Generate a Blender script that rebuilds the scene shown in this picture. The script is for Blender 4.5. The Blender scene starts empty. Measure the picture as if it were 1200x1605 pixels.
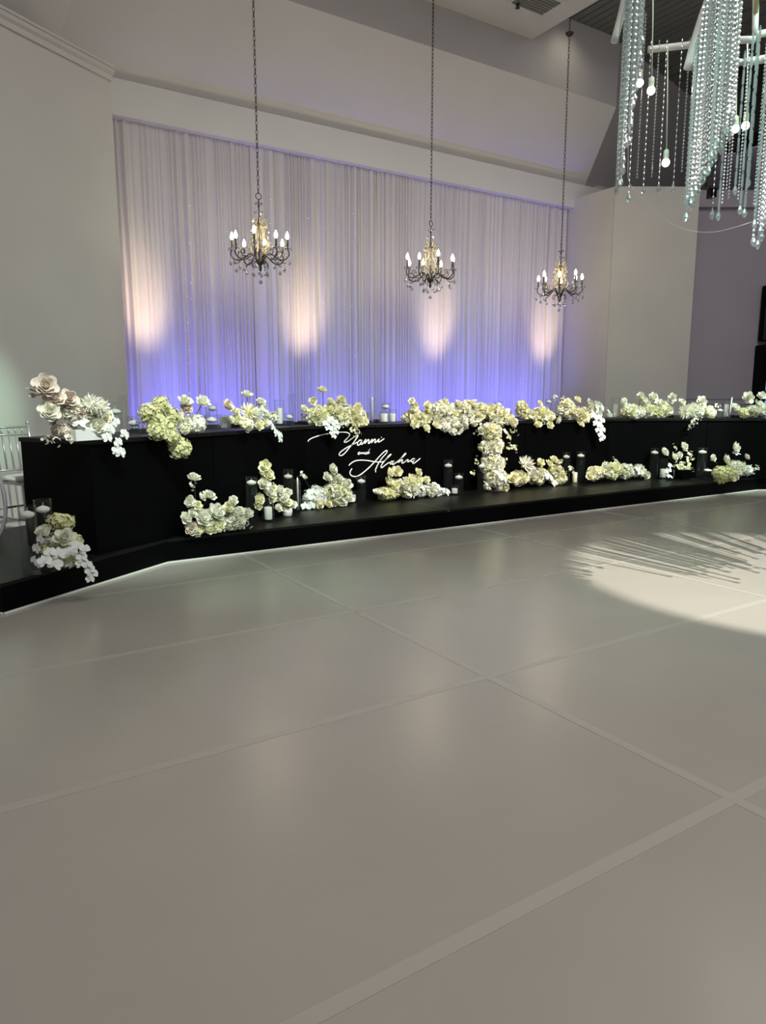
import bpy, math, random
import numpy as np
from mathutils import Vector, Matrix, Quaternion

random.seed(7); rng = np.random.default_rng(7)
sc = bpy.context.scene
C = sc.collection
R_ = math.radians

# ------------------------------------------------------------------ camera
F_PX, PITCH, YAW, CAM_H = 1109.7, 9.236, 32.53, 1.2925
cd = bpy.data.cameras.new('camera'); cam = bpy.data.objects.new('camera', cd); C.objects.link(cam)
cd.sensor_fit = 'HORIZONTAL'; cd.sensor_width = 36.0; cd.lens = F_PX / 1200 * 36.0
cd.clip_start = 0.05; cd.clip_end = 200
cam.location = (0, 0, CAM_H); cam.rotation_euler = (R_(90 - PITCH), 0, R_(-YAW))
sc.camera = cam

# ------------------------------------------------------------------ world / exposure
sc.view_settings.view_transform = 'Standard'; sc.view_settings.look = 'None'
sc.view_settings.gamma = 1.0; sc.view_settings.use_curve_mapping = False
sc.view_settings.exposure = 0.0
sc.cycles.transparent_max_bounces = 48
w = bpy.data.worlds.new('world'); sc.world = w; w.use_nodes = True
bg = w.node_tree.nodes['Background']; bg.inputs[0].default_value = (0.95, 0.96, 1.0, 1); bg.inputs[1].default_value = 0.20

# ------------------------------------------------------------------ measuring helpers (photograph pixel -> place)
_y, _p = R_(YAW), R_(PITCH)
FW = np.array([math.sin(_y) * math.cos(_p), math.cos(_y) * math.cos(_p), -math.sin(_p)])
RT = np.array([math.cos(_y), -math.sin(_y), 0.0]); UP = np.cross(RT, FW); C0 = np.array([0, 0, CAM_H])
def ray(x, y): return FW * F_PX + RT * (x - 600) - UP * (y - 802.5)
def at_z(x, y, z): d = ray(x, y); return C0 + d * ((z - CAM_H) / d[2])
def at_plane(x, y, p0, n): d = ray(x, y); n = np.array(n, float); return C0 + d * (np.dot(np.array(p0, float) - C0, n) / np.dot(d, n))
def at_depth(x, y, D): return C0 + ray(x, y) * (D / F_PX)
def mpp(P): return float(np.dot(np.array(P) - C0, FW)) / F_PX

# ------------------------------------------------------------------ lights
def light(name, kind, loc, power, col, target=None, **kw):
    l = bpy.data.lights.new(name, kind); l.energy = power; l.color = col
    for k, v in kw.items(): setattr(l, k, v)
    o = bpy.data.objects.new(name, l); C.objects.link(o); o.location = loc
    if target is not None:
        o.rotation_euler = (Vector(target) - Vector(loc)).to_track_quat('-Z', 'Y').to_euler()
    return o
# unseen area lamps added above the dance floor as soft fill
light('house_light', 'AREA', (2.7, 1.2, 6.3), 420, (1.0, 0.955, 0.895), (3.4, 2.4, 0), shape='RECTANGLE', size=5.0, size_y=4.0)
light('house_light', 'AREA', (7.6, 3.6, 6.3), 90, (1.0, 0.96, 0.90), (7.2, 5.0, 0), shape='RECTANGLE', size=2.0, size_y=2.0)
light('cove_downlight', 'SPOT', (8.05, 7.45, 6.5), 8, (1.0, 0.93, 0.72), (8.1, 7.8, 5.6), spot_size=R_(120), spot_blend=1.0, shadow_soft_size=0.1)
# blue wash uplights on the floor behind the head table
for X, pw in ((2.1, 16), (2.75, 22), (3.4, 20), (4.1, 13), (4.8, 17), (5.35, 8), (6.0, 20), (6.65, 20), (7.3, 20), (7.95, 20), (8.5, 16)):
    light('blue_uplight', 'SPOT', (max(X - 0.40, 1.95), 8.02, 0.35), pw * 5.6, (0.15, 0.16, 1.0), (X + 0.12, 8.74, 1.60), spot_size=R_(60), spot_blend=1.0, shadow_soft_size=0.10)
# narrow warm uplights
for X, pw in ((2.22, 120), (4.32, 140), (6.52, 110), (8.72, 100)):
    light('warm_uplight', 'SPOT', (X + (0.18 if X < 3 else -0.18), 7.84, 0.95), pw * 2.1, (1.0, 0.78, 0.48), (X, 8.72, 2.38), spot_size=R_(27), spot_blend=1.0, shadow_soft_size=0.12)
# front wash on the head table from the lighting bar above the dance floor
for fx, tx, ty, tz, pw, col in ((1.0, 1.3, 5.75, 0.75, 1600, (0.90, 1.0, 0.90)), (2.6, 2.9, 6.2, 0.7, 2150, (0.88, 1.0, 0.84)), (4.6, 4.7, 6.4, 0.7, 2450, (1.0, 0.98, 0.86)), (6.4, 6.5, 6.4, 0.7, 2650, (1.0, 0.96, 0.80)), (8.2, 8.3, 6.2, 0.7, 2600, (0.86, 1.0, 0.82)), (9.4, 9.7, 5.7, 0.75, 2300, (0.80, 1.0, 0.84))):
    light('front_wash', 'SPOT', (fx, 1.4, 5.2), pw, col, (tx, ty, tz), spot_size=R_(22), spot_blend=0.8, shadow_soft_size=0.06)
# moving heads on the rig to the right of the crystal chandelier
HEAD = tuple(at_depth(600, 802, 2.6) * 0 + np.array([0, 0, 0]))
Fh = np.array([math.sin(_y), math.cos(_y), 0])
def fl(f, l, z): return tuple(Fh * f + RT * l + np.array([0, 0, z]))
light('moving_head_white', 'SPOT', fl(3.3, 3.45, 6.0), 3000, (1.0, 0.95, 0.84), fl(4.95, 3.05, 0), spot_size=R_(30), spot_blend=0.25, shadow_soft_size=0.008)
light('moving_head_teal', 'SPOT', fl(2.9, 3.6, 4.6), 220, (0.40, 1.0, 0.72), fl(6.8, 1.2, 0.6), spot_size=R_(95), spot_blend=0.9, shadow_soft_size=0.04)
light('teal_spot', 'SPOT', fl(2.4, -0.6, 4.6), 560, (0.56, 1.0, 0.92), fl(4.2, 2.1, 2.8), spot_size=R_(24), spot_blend=0.8, shadow_soft_size=0.05)

light('moving_head_teal', 'SPOT', fl(2.9, 3.6, 4.6), 1500, (0.62, 1.0, 0.72), tuple(at_z(22, 640, 1.15) * 0 + np.array([0.25, 6.82, 1.15])), spot_size=R_(10), spot_blend=0.9, shadow_soft_size=0.03)

light('moving_head_teal', 'SPOT', fl(2.9, 3.6, 4.6), 380, (0.45, 1.0, 0.72), tuple(at_z(400, 902, 0.0)), spot_size=R_(17), spot_blend=1.0, shadow_soft_size=0.03)

# ------------------------------------------------------------------ materials
def mat(name, col, rough=0.6, metal=0.0, spec=0.5, noise=None, bump=None, **kw):
    m = bpy.data.materials.new(name); m.use_nodes = True; nt = m.node_tree
    b = nt.nodes['Principled BSDF']
    b.inputs['Base Color'].default_value = (*col, 1); b.inputs['Roughness'].default_value = rough
    b.inputs['Metallic'].default_value = metal; b.inputs['Specular IOR Level'].default_value = spec
    for k, v in kw.items(): b.inputs[k].default_value = v
    if noise or bump:
        tc = nt.nodes.new('ShaderNodeTexCoord')
    if noise:
        sc_, amt = noise
        n = nt.nodes.new('ShaderNodeTexNoise'); n.inputs['Scale'].default_value = sc_; n.inputs['Detail'].default_value = 4
        nt.links.new(tc.outputs['Object'], n.inputs['Vector'])
        r = nt.nodes.new('ShaderNodeValToRGB')
        r.color_ramp.elements[0].position = 0.3; r.color_ramp.elements[1].position = 0.7
        r.color_ramp.elements[0].color = (*[max(0, c * (1 - amt)) for c in col], 1)
        r.color_ramp.elements[1].color = (*[min(1, c * (1 + amt)) for c in col], 1)
        nt.links.new(n.outputs[0], r.inputs[0]); nt.links.new(r.outputs[0], b.inputs['Base Color'])
    if bump:
        sc_, st = bump
        n2 = nt.nodes.new('ShaderNodeTexNoise'); n2.inputs['Scale'].default_value = sc_
        nt.links.new(tc.outputs['Object'], n2.inputs['Vector'])
        bp = nt.nodes.new('ShaderNodeBump'); bp.inputs['Strength'].default_value = st; bp.inputs['Distance'].default_value = 0.01
        nt.links.new(n2.outputs[0], bp.inputs['Height']); nt.links.new(bp.outputs[0], b.inputs['Normal'])
    return m
def emit(name, col, s):
    m = bpy.data.materials.new(name); m.use_nodes = True; nt = m.node_tree; nt.nodes.clear()
    e = nt.nodes.new('ShaderNodeEmission'); e.inputs[0].default_value = (*col, 1); e.inputs[1].default_value = s
    o = nt.nodes.new('ShaderNodeOutputMaterial'); nt.links.new(e.outputs[0], o.inputs[0]); return m
def thin_glass(name, tint, edge=0.6, rough=0.03, diffuse=0.0, gloss_extra=0.0):
    m = bpy.data.materials.new(name); m.use_nodes = True; nt = m.node_tree; nt.nodes.clear()
    t = nt.nodes.new('ShaderNodeBsdfTransparent'); t.inputs[0].default_value = (*tint, 1)
    g = nt.nodes.new('ShaderNodeBsdfGlossy'); g.inputs['Roughness'].default_value = rough
    f = nt.nodes.new('ShaderNodeLayerWeight'); f.inputs['Blend'].default_value = 0.5
    pw_ = nt.nodes.new('ShaderNodeMath'); pw_.operation = 'POWER'; pw_.inputs[1].default_value = 4.0; nt.links.new(f.outputs['Facing'], pw_.inputs[0])
    ml_ = nt.nodes.new('ShaderNodeMath'); ml_.operation = 'MULTIPLY'; ml_.inputs[1].default_value = edge; nt.links.new(pw_.outputs[0], ml_.inputs[0])
    ad = nt.nodes.new('ShaderNodeMath'); ad.operation = 'ADD'; ad.inputs[1].default_value = gloss_extra; ad.use_clamp = True
    nt.links.new(ml_.outputs[0], ad.inputs[0])
    mx = nt.nodes.new('ShaderNodeMixShader'); nt.links.new(ad.outputs[0], mx.inputs[0])
    nt.links.new(t.outputs[0], mx.inputs[1]); nt.links.new(g.outputs[0], mx.inputs[2])
    out = nt.nodes.new('ShaderNodeOutputMaterial'); last = mx
    if diffuse > 0:
        d = nt.nodes.new('ShaderNodeBsdfDiffuse'); d.inputs[0].default_value = (0.9, 0.95, 0.95, 1)
        m2 = nt.nodes.new('ShaderNodeMixShader'); m2.inputs[0].default_value = diffuse
        nt.links.new(mx.outputs[0], m2.inputs[1]); nt.links.new(d.outputs[0], m2.inputs[2]); last = m2
    nt.links.new(last.outputs[0], out.inputs[0]); return m
def sheer(name, col):
    m = bpy.data.materials.new(name); m.use_nodes = True; nt = m.node_tree; nt.nodes.clear()
    d = nt.nodes.new('ShaderNodeBsdfDiffuse'); d.inputs[0].default_value = (*col, 1)
    t = nt.nodes.new('ShaderNodeBsdfTranslucent'); t.inputs[0].default_value = (*col, 1)
    g = nt.nodes.new('ShaderNodeBsdfGlossy'); g.inputs['Roughness'].default_value = 0.45; g.inputs[0].default_value = (0.8, 0.8, 0.8, 1)
    m1 = nt.nodes.new('ShaderNodeMixShader'); m1.inputs[0].default_value = 0.30
    nt.links.new(d.outputs[0], m1.inputs[1]); nt.links.new(t.outputs[0], m1.inputs[2])
    m2 = nt.nodes.new('ShaderNodeMixShader'); m2.inputs[0].default_value = 0.06
    nt.links.new(m1.outputs[0], m2.inputs[1]); nt.links.new(g.outputs[0], m2.inputs[2])
    o = nt.nodes.new('ShaderNodeOutputMaterial'); nt.links.new(m2.outputs[0], o.inputs[0]); return m

def petal_mat(name, col):
    m = bpy.data.materials.new(name); m.use_nodes = True; nt = m.node_tree; nt.nodes.clear()
    tc = nt.nodes.new('ShaderNodeTexCoord'); n = nt.nodes.new('ShaderNodeTexNoise'); n.inputs['Scale'].default_value = 2.2; n.inputs['Detail'].default_value = 3
    nt.links.new(tc.outputs['Object'], n.inputs['Vector']); r = nt.nodes.new('ShaderNodeValToRGB')
    r.color_ramp.elements[0].position = 0.35; r.color_ramp.elements[1].position = 0.65
    r.color_ramp.elements[0].color = (*[c * k for c, k in zip(col, (.93, .92, .85))], 1); r.color_ramp.elements[1].color = (*[min(.95, c * 1.05) for c in col], 1)
    nt.links.new(n.outputs[0], r.inputs[0])
    d = nt.nodes.new('ShaderNodeBsdfDiffuse'); t = nt.nodes.new('ShaderNodeBsdfTranslucent'); x = nt.nodes.new('ShaderNodeMixShader'); x.inputs[0].default_value = 0.18
    nt.links.new(r.outputs[0], d.inputs[0]); nt.links.new(r.outputs[0], t.inputs[0]); nt.links.new(d.outputs[0], x.inputs[1]); nt.links.new(t.outputs[0], x.inputs[2])
    o = nt.nodes.new('ShaderNodeOutputMaterial'); nt.links.new(x.outputs[0], o.inputs[0]); return m

M = dict(
    wall=mat('painted_wall', (0.61, 0.59, 0.565), 0.75, noise=(1.3, 0.03), bump=(60, 0.05)),
    fascia=mat('painted_fascia', (0.76, 0.75, 0.73), 0.75, noise=(1.1, 0.03)),
    purple=mat('mauve_wall', (0.47, 0.43, 0.50), 0.75, noise=(1.1, 0.03)),
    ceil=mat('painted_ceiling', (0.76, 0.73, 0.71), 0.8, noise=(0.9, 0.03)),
    upstand=mat('painted_upstand', (0.50, 0.475, 0.48), 0.8, noise=(0.9, 0.03)),  # also puts shade into the right sloped panel's colour
    slat=mat('ceiling_slat', (0.20, 0.20, 0.185), 0.55),
    dark=mat('dark_void', (0.012, 0.012, 0.012), 0.9),
    floor=mat('vinyl_floor', (0.325, 0.305, 0.276), 0.25, spec=0.5, noise=(2.2, 0.025), bump=(9, 0.03)),
    tape=mat('seam_tape', (0.350, 0.330, 0.300), 0.34),
    under=mat('floor_under', (0.12, 0.115, 0.11), 0.7),
    black=mat('black_panel', (0.0006, 0.0007, 0.0010), 0.5, spec=0.06, noise=(6, 0.3)),
    blacktop=mat('black_deck', (0.0032, 0.0034, 0.0028), 0.42, spec=0.25, noise=(8, 0.35)),
    blackfab=mat('black_fabric', (0.008, 0.008, 0.010), 0.9),
    blackgloss=mat('black_gloss', (0.004, 0.004, 0.005), 0.15),
    white=mat('white_paint', (0.72, 0.71, 0.68), 0.5),
    letter=mat('white_vinyl_letter', (0.92, 0.92, 0.90), 0.5),
    alu=mat('aluminium_edge', (0.16, 0.16, 0.15), 0.4, metal=0.6),
    iron=mat('aged_iron', (0.09, 0.08, 0.07), 0.38, metal=0.85),
    ivory=mat('candle_sleeve', (0.10, 0.09, 0.075), 0.5),
    bulb=emit('lit_bulb', (1.0, 0.86, 0.58), 26.0),
    bulb2=emit('lit_globe', (1.0, 0.90, 0.70), 14.0),
    led=emit('fairy_led', (1.0, 0.95, 0.85), 1.6),  # glow put into the specks for the drape sparkle
    socket=mat('pale_socket', (0.55, 0.62, 0.50), 0.5),
    gold=mat('brass_rod', (0.55, 0.46, 0.25), 0.35, metal=0.7),
    crystal=thin_glass('crystal', (0.78, 0.81, 0.82), 0.6, 0.12, 0.13, 0.42),
    drop=thin_glass('crystal_drop', (0.72, 0.74, 0.78), 0.7, 0.06, 0.05, 0.28),
    glass=thin_glass('clear_glass', (0.975, 0.985, 0.985), 0.50, 0.04, 0.003, 0.004),
    water=thin_glass('water', (0.97, 0.98, 0.98), 0.12, 0.03),
    wax=mat('candle_wax', (0.82, 0.82, 0.77), 0.45, **{'Subsurface Weight': 0.0}),
    waxc=mat('cream_wax', (0.80, 0.76, 0.60), 0.45),
    wick=mat('wick', (0.55, 0.52, 0.45), 0.9),
    ceramic=mat('white_ceramic', (0.62, 0.63, 0.62), 0.4),
    silver=mat('silver_paint', (0.42, 0.40, 0.41), 0.35, metal=0.5),
    lav=mat('lavender_grey', (0.30, 0.28, 0.34), 0.45),
    frame=mat('white_frame', (0.62, 0.62, 0.60), 0.45),
    stem=mat('dark_stem', (0.02, 0.028, 0.014), 0.7),
    leaf=mat('leaf_filler', (0.30, 0.30, 0.20), 0.8, noise=(30, 0.5)),
    drape=sheer('sheer_drape', (0.86, 0.81, 0.83)),
    glow=emit('lit_fridge_interior', (0.22, 0.48, 1.0), 0.9),
    bottle=mat('bottle_glass', (0.03, 0.10, 0.22), 0.15),
    petal_cream=petal_mat('petal_cream', (0.95, 0.92, 0.70)),
    petal_white=petal_mat('petal_white', (0.88, 0.88, 0.80)),
    petal_cool=petal_mat('petal_cool_white', (0.80, 0.82, 0.84)),
    petal_green=petal_mat('petal_lime', (0.70, 0.70, 0.42)),
    petal_blush=petal_mat('petal_blush', (0.80, 0.72, 0.66)),
)

# ------------------------------------------------------------------ mesh helpers
class MB:
    def __init__(s): s.v = []; s.f = []
    def add(s, vs, fs):
        o = len(s.v); s.v.extend([tuple(map(float, q)) for q in vs]); s.f.extend([tuple(i + o for i in q) for q in fs]); return s
    def box(s, lo, hi):
        x0, y0, z0 = lo; x1, y1, z1 = hi
        return s.add([(x0,y0,z0),(x1,y0,z0),(x1,y1,z0),(x0,y1,z0),(x0,y0,z1),(x1,y0,z1),(x1,y1,z1),(x0,y1,z1)],
                     [(3,2,1,0),(4,5,6,7),(0,1,5,4),(1,2,6,5),(2,3,7,6),(3,0,4,7)])
    def prism(s, poly, z0, z1):
        n = len(poly)
        return s.add([(x, y, z0) for x, y in poly] + [(x, y, z1) for x, y in poly],
                     [tuple(range(n))[::-1], tuple(range(n, 2*n))] + [(i, (i+1) % n, n + (i+1) % n, n + i) for i in range(n)])
    def tube(s, pts, r, n=6, cap=True, flat=1.0):
        P = [np.array(p, float) for p in pts]; k = len(P)
        rs = r if hasattr(r, '__len__') else [r] * k
        vs = []; prev = None
        for i in range(k):
            t = P[min(i+1, k-1)] - P[max(i-1, 0)]; L = np.linalg.norm(t); t = t / L if L > 1e-9 else np.array([0, 0, 1.])
            if prev is None:
                a = np.array([0, 0, 1.]) if abs(t[2]) < 0.9 else np.array([1., 0, 0])
                u = np.cross(t, a)
            else: u = prev - t * np.dot(prev, t)
            u /= (np.linalg.norm(u) + 1e-12); v = np.cross(t, u); prev = u
            for j in range(n):
                a = 2 * math.pi * j / n
                vs.append(P[i] + (u * math.cos(a) + v * math.sin(a) * flat) * rs[i])
        fs = [(i*n + j, i*n + (j+1) % n, (i+1)*n + (j+1) % n, (i+1)*n + j) for i in range(k-1) for j in range(n)]
        if cap: fs += [tuple(range(n))[::-1], tuple(range((k-1)*n, k*n))]
        return s.add(vs, fs)
    def lathe(s, prof, n=16, c=(0, 0, 0), close=False):
        vs = []; k = len(prof)
        for r, z in prof:
            for j in range(n):
                a = 2 * math.pi * j / n; vs.append((c[0] + r * math.cos(a), c[1] + r * math.sin(a), c[2] + z))
        fs = [(i*n + j, i*n + (j+1) % n, (i+1)*n + (j+1) % n, (i+1)*n + j) for i in range(k-1) for j in range(n)]
        if not close:
            fs += [tuple(range(n))[::-1], tuple(range((k-1)*n, k*n))]
        else: fs += [((k-1)*n + j, (k-1)*n + (j+1) % n, (j+1) % n, j) for j in range(n)]
        return s.add(vs, fs)
    def torus(s, c, Rr, r, axis='z', n=16, m=6, sx=1.0, sz=1.0):
        pts = []
        for i in range(n):
            a = 2 * math.pi * i / n
            for j in range(m):
                b = 2 * math.pi * j / m; q = Rr + r * math.cos(b)
                x, y, z = q * math.cos(a) * sx, q * math.sin(a) * sz, r * math.sin(b)
                p = {'z': (x, y, z), 'y': (x, z, y), 'x': (z, x, y)}[axis]
                pts.append((c[0] + p[0], c[1] + p[1], c[2] + p[2]))
        return s.add(pts, [(i*m + j, ((i+1) % n)*m + j, ((i+1) % n)*m + (j+1) % m, i*m + (j+1) % m) for i in range(n) for j in range(m)])
    def ball(s, c, r, n=8, m=5, sz=1.0):
        return s.lathe([(max(r * math.sin(math.pi * i / m), r * 0.02), -r * sz * math.cos(math.pi * i / m)) for i in range(m + 1)], n, c)
    def octa(s, c, r, h=None):
        h = h or r; x, y, z = c
        return s.add([(x+r,y,z),(x,y+r,z),(x-r,y,z),(x,y-r,z),(x,y,z+h),(x,y,z-h)],
                     [(0,1,4),(1,2,4),(2,3,4),(3,0,4),(1,0,5),(2,1,5),(3,2,5),(0,3,5)])
    def mesh(s, name, m, smooth=False):
        me = bpy.data.meshes.new(name); me.from_pydata(s.v, [], s.f); me.materials.append(m)
        if smooth: me.polygons.foreach_set('use_smooth', [True] * len(me.polygons))
        me.update(); return me
    def obj(s, name, m, parent=None, smooth=False):
        return link(name, s.mesh(name, m, smooth), parent)

def link(name, me, parent=None):
    o = bpy.data.objects.new(name, me); C.objects.link(o)
    if parent is not None: o.parent = parent
    return o
def empty(name, loc=(0, 0, 0), rz=0.0):
    o = bpy.data.objects.new(name, None); C.objects.link(o); o.location = loc; o.rotation_euler = (0, 0, rz)
    o.empty_display_size = 0.1; return o
def tag(o, label=None, cat=None, group=None, kind=None):
    if label: o['label'] = label
    if cat: o['category'] = cat
    if group: o['group'] = group
    if kind: o['kind'] = kind
    return o
def struct(o, label=None, cat=None):
    o['kind'] = 'structure'
    if label: o['label'] = label
    if cat: o['category'] = cat
    return o
def copy_tree(o, parent=None):
    c = o.copy(); C.objects.link(c); c.parent = parent
    for ch in list(o.children): copy_tree(ch, c)
    return c
def catmull(pts, k=6):
    P = [np.array(p, float) for p in pts]; P = [2*P[0] - P[1]] + P + [2*P[-1] - P[-2]]; out = []
    for i in range(1, len(P) - 2):
        for j in range(k):
            t = j / k
            out.append(0.5 * ((2*P[i]) + (-P[i-1] + P[i+1])*t + (2*P[i-1] - 5*P[i] + 4*P[i+1] - P[i+2])*t*t + (-P[i-1] + 3*P[i] - 3*P[i+1] + P[i+2])*t**3))
    out.append(P[-2]); return out

# ------------------------------------------------------------------ the setting: floor
AW = R_(32)                                   # the side walls turn by 32 degrees
floor = struct(MB().box((-9, -6, -0.06), (17, 10.2, -0.014)).obj('floor', M['under']), 'pale glossy dance floor laid in taped sheets', 'floor')
rowsY = [-3.70, -2.48, -1.26, -0.04, 1.18, 2.39, 3.61, 4.83, 6.05, 7.27]
colsX = [-5.21, -2.77, -0.33, 2.105, 4.52, 6.40, 8.84, 11.28, 13.72]
for j in range(len(rowsY) - 1):
    for i in range(len(colsX) - 1):
        g = 0.0015
        MB().box((colsX[i] + g, rowsY[j] + g, -0.012), (colsX[i+1] - g, rowsY[j+1] - g, 0)).obj('floor_panel', M['floor'], floor)
for yv in rowsY[2:-1]:
    MB().box((colsX[0], yv - 0.022, -0.001), (colsX[-1], yv + 0.022, 0.0007)).obj('seam_tape', M['tape'], floor)
for xv in colsX[1:-1]:
    MB().box((xv - 0.022, rowsY[0], -0.001), (xv + 0.022, rowsY[-1], 0.0011)).obj('seam_tape', M['tape'], floor)

# ------------------------------------------------------------------ the setting: walls
WL, WR, WY, WT = 1.80, 9.20, 7.80, 4.45
ux, uy = math.cos(AW), math.sin(AW)
def wall_quad(p, q, z0, z1, th, name, m, parent=None, side=1):
    p = np.array(p); q = np.array(q); d = (q - p) / np.linalg.norm(q - p); n = np.array([-d[1], d[0]]) * side * th
    return MB().prism([tuple(p), tuple(q), tuple(q + n), tuple(p + n)], z0, z1).obj(name, m, parent)
wl = struct(wall_quad((WL - 7*ux, WY - 7*uy), (WL, WY), -0.05, WT, 0.18, 'wall_left', M['wall']), 'pale angled side wall with cornice, left of the drapes', 'wall')
# cornice along the top of the left wall
cor = MB(); d2 = np.array([ux, uy]); nrm = np.array([uy, -ux])
prof = [(0.0, -0.10), (0.022, -0.10), (0.028, -0.055), (0.055, -0.035), (0.06, 0.0), (0.075, 0.0), (0.075, 0.022), (-0.15, 0.022), (-0.15, 0.0), (0.0, 0.0)]
a = np.array([WL, WY]) + d2 * 0.0; b = np.array([WL, WY]) - d2 * 7
vs = [(*(p + nrm * o), WT + z) for p in (a, b) for o, z in prof]; k = len(prof)
cor.add(vs, [(i, (i+1) % k, k + (i+1) % k, k + i) for i in range(k)] + [tuple(range(k))[::-1], tuple(range(k, 2*k))])
struct(cor.obj('trim_1', M['wall']), 'stepped plaster cornice capping the left side wall', 'cornice')
struct(wall_quad((WR, WY), (WR + 1.31*ux, WY - 1.31*uy), -0.05, WT + 0.03, 0.22, 'wall_right', M['wall']), 'pale angled wall right of the drapes', 'wall')
struct(MB().box((WR, WY + 0.012, -0.05), (WR + 0.2, 8.92, WT + 0.03)).obj('wall_right_return', M['wall']), 'narrow return wall beside the right edge of the drapes', 'wall')
struct(MB().box((WL - 0.2, WY + 0.02, -0.05), (WL, 8.92, WT)).obj('wall_left_return', M['wall']), 'narrow return wall hidden behind the left side wall', 'wall')
struct(MB().box((0.4, 8.95, -0.05), (10.6, 9.12, 4.9)).obj('wall_back', M['wall']), 'rear wall behind the sheer drapes', 'wall')
struct(MB().box((0.6, 8.62, 4.345), (10.2, 8.90, 4.72)).obj('trim_2', M['fascia']), 'deep white pelmet band above the drapes', 'pelmet')
struct(MB().box((9.0, 11.2, -0.05), (17, 11.4, 6.9)).obj('wall_rear_right', M['purple']), 'rear wall of the side room beyond the right wall', 'wall')  # added out of view, closes off stray background light
struct(MB().box((16.4, 2.5, -0.05), (16.6, 11.19, 6.9)).obj('wall_side_right', M['purple']), 'side wall far beyond the right picture edge', 'wall')  # likewise added, shuts the open right side against stray light
# mauve wall further right, with pelmet and dado rails
PW = np.array([11.5, 7.30]); du = np.array([ux, -uy])
pm = lambda t: tuple(PW + du * t)
wm = struct(wall_quad(pm(-0.95), pm(4.5), -0.05, 4.62, 0.18, 'wall_far_right', M['purple']), 'mauve grey wall with dado rails at the far right', 'wall')
nv = np.array([-uy, -ux])
def wall_strip(t0, t1, z0, z1, th, name, m, parent):
    p, q = PW + du * t0, PW + du * t1
    return MB().prism([tuple(p), tuple(p + nv * th), tuple(q + nv * th), tuple(q)], z0, z1).obj(name, m, parent)
wall_strip(-0.95, 4.5, 4.36, 4.62, 0.10, 'pelmet', M['purple'], wm)
wall_strip(-0.95, 4.5, 1.255, 1.275, 0.02, 'dado_rail', M['purple'], wm)
wall_strip(-0.95, 4.5, 1.165, 1.185, 0.02, 'dado_rail', M['purple'], wm)
wall_strip(-0.95, 0.82, 0.2, 1.10, 0.012, 'wainscot_panel', M['purple'], wm)

# ------------------------------------------------------------------ the setting: ceiling
Zs, Z1, Y1 = 6.60, 5.65, 7.90
ceil = struct(MB().box((-4, -4, 6.78), (16, 11, 6.86)).obj('ceiling', M['dark']), 'stepped ceiling with sloped sides and a slatted top', 'ceiling')
def mir(p): return (11 - p[0], p[1], p[2])
s1 = [(1.30, 9.05, 4.485), (9.70, 9.05, 4.485), (9.25, Y1, Z1), (1.75, Y1, Z1)]
MB().add(s1 + [(x, y + 0.06, z + 0.06) for x, y, z in s1], [(0,1,2,3), (7,6,5,4), (0,4,5,1), (1,5,6,2), (2,6,7,3), (3,7,4,0)]).obj('sloped_panel', M['ceil'], ceil)
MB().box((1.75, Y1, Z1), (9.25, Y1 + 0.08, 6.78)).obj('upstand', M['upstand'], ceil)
Rb, Rt, At = (9.70, 9.05, 4.485), (9.25, Y1, Z1), (9.25, Y1, 6.70)
sv = [(10.0, 9.83, 3.0), At, (14.0, 9.015, 6.70), (14.75, 10.945, 3.0), Rt, Rb]
MB().add(sv, [(0, 3, 2, 1), (5, 1, 4)]).obj('sloped_panel', M['upstand'], ceil)  # darker colour stands in for shade, panel faces away from the lights
MB().add([mir(p) for p in (Rb, Rt, At, (13.6, 8.92, 6.70), (13.8, 6.55, 4.50))], [(1, 2, 3), (1, 4, 0), (1, 3, 4)]).obj('sloped_panel', M['ceil'], ceil)
MB().box((-1.0, 2.0, 6.155), (7.47, Y1 + 0.01, 6.70)).obj('bulkhead', M['ceil'], ceil)
x = 7.52
while x < 13.4:
    wdt, pit = (0.115, 0.135) if x < 9.7 else (0.262, 0.30)
    yb = 7.93 if x < 9.2 else 7.93 + max(0, (x - 9.25)) * 0.235 + 0.05
    MB().box((x, 1.5, Zs), (x + wdt, yb, Zs + 0.03)).obj('slat', M['slat'], ceil)
    x += pit
# air vent and sprinkler on the bulkhead soffit
vp = at_z(840, 3, 6.155)
vent = empty('air_vent', (vp[0], vp[1], 6.155))
fr = MB()
for a0, a1 in (((-.30, -.20), (.30, -.17)), ((-.30, .17), (.30, .20)), ((-.30, -.17), (-.27, .17)), ((.27, -.17), (.30, .17))):
    fr.box((a0[0], a0[1], -0.014), (a1[0], a1[1], 0.0))
fr.obj('frame', M['fascia'], vent)
for i in range(7): MB().box((-.27, -.155 + i * .048, -0.010), (.27, -.128 + i * .048, 0.0)).obj('louvre', M['slat'], vent)
tag(vent, 'small louvred air vent set in the ceiling bulkhead', 'vent')
sp = at_z(811, 6, 6.155)
spr = MB().lathe([(0.035, 0), (0.035, -0.012), (0.012, -0.014), (0.012, -0.04), (0.03, -0.045), (0.03, -0.05)], 10, (sp[0], sp[1], 6.155)).obj('sprinkler', M['iron'])
tag(spr, 'tiny dark sprinkler head beside the ceiling vent', 'sprinkler')

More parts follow.
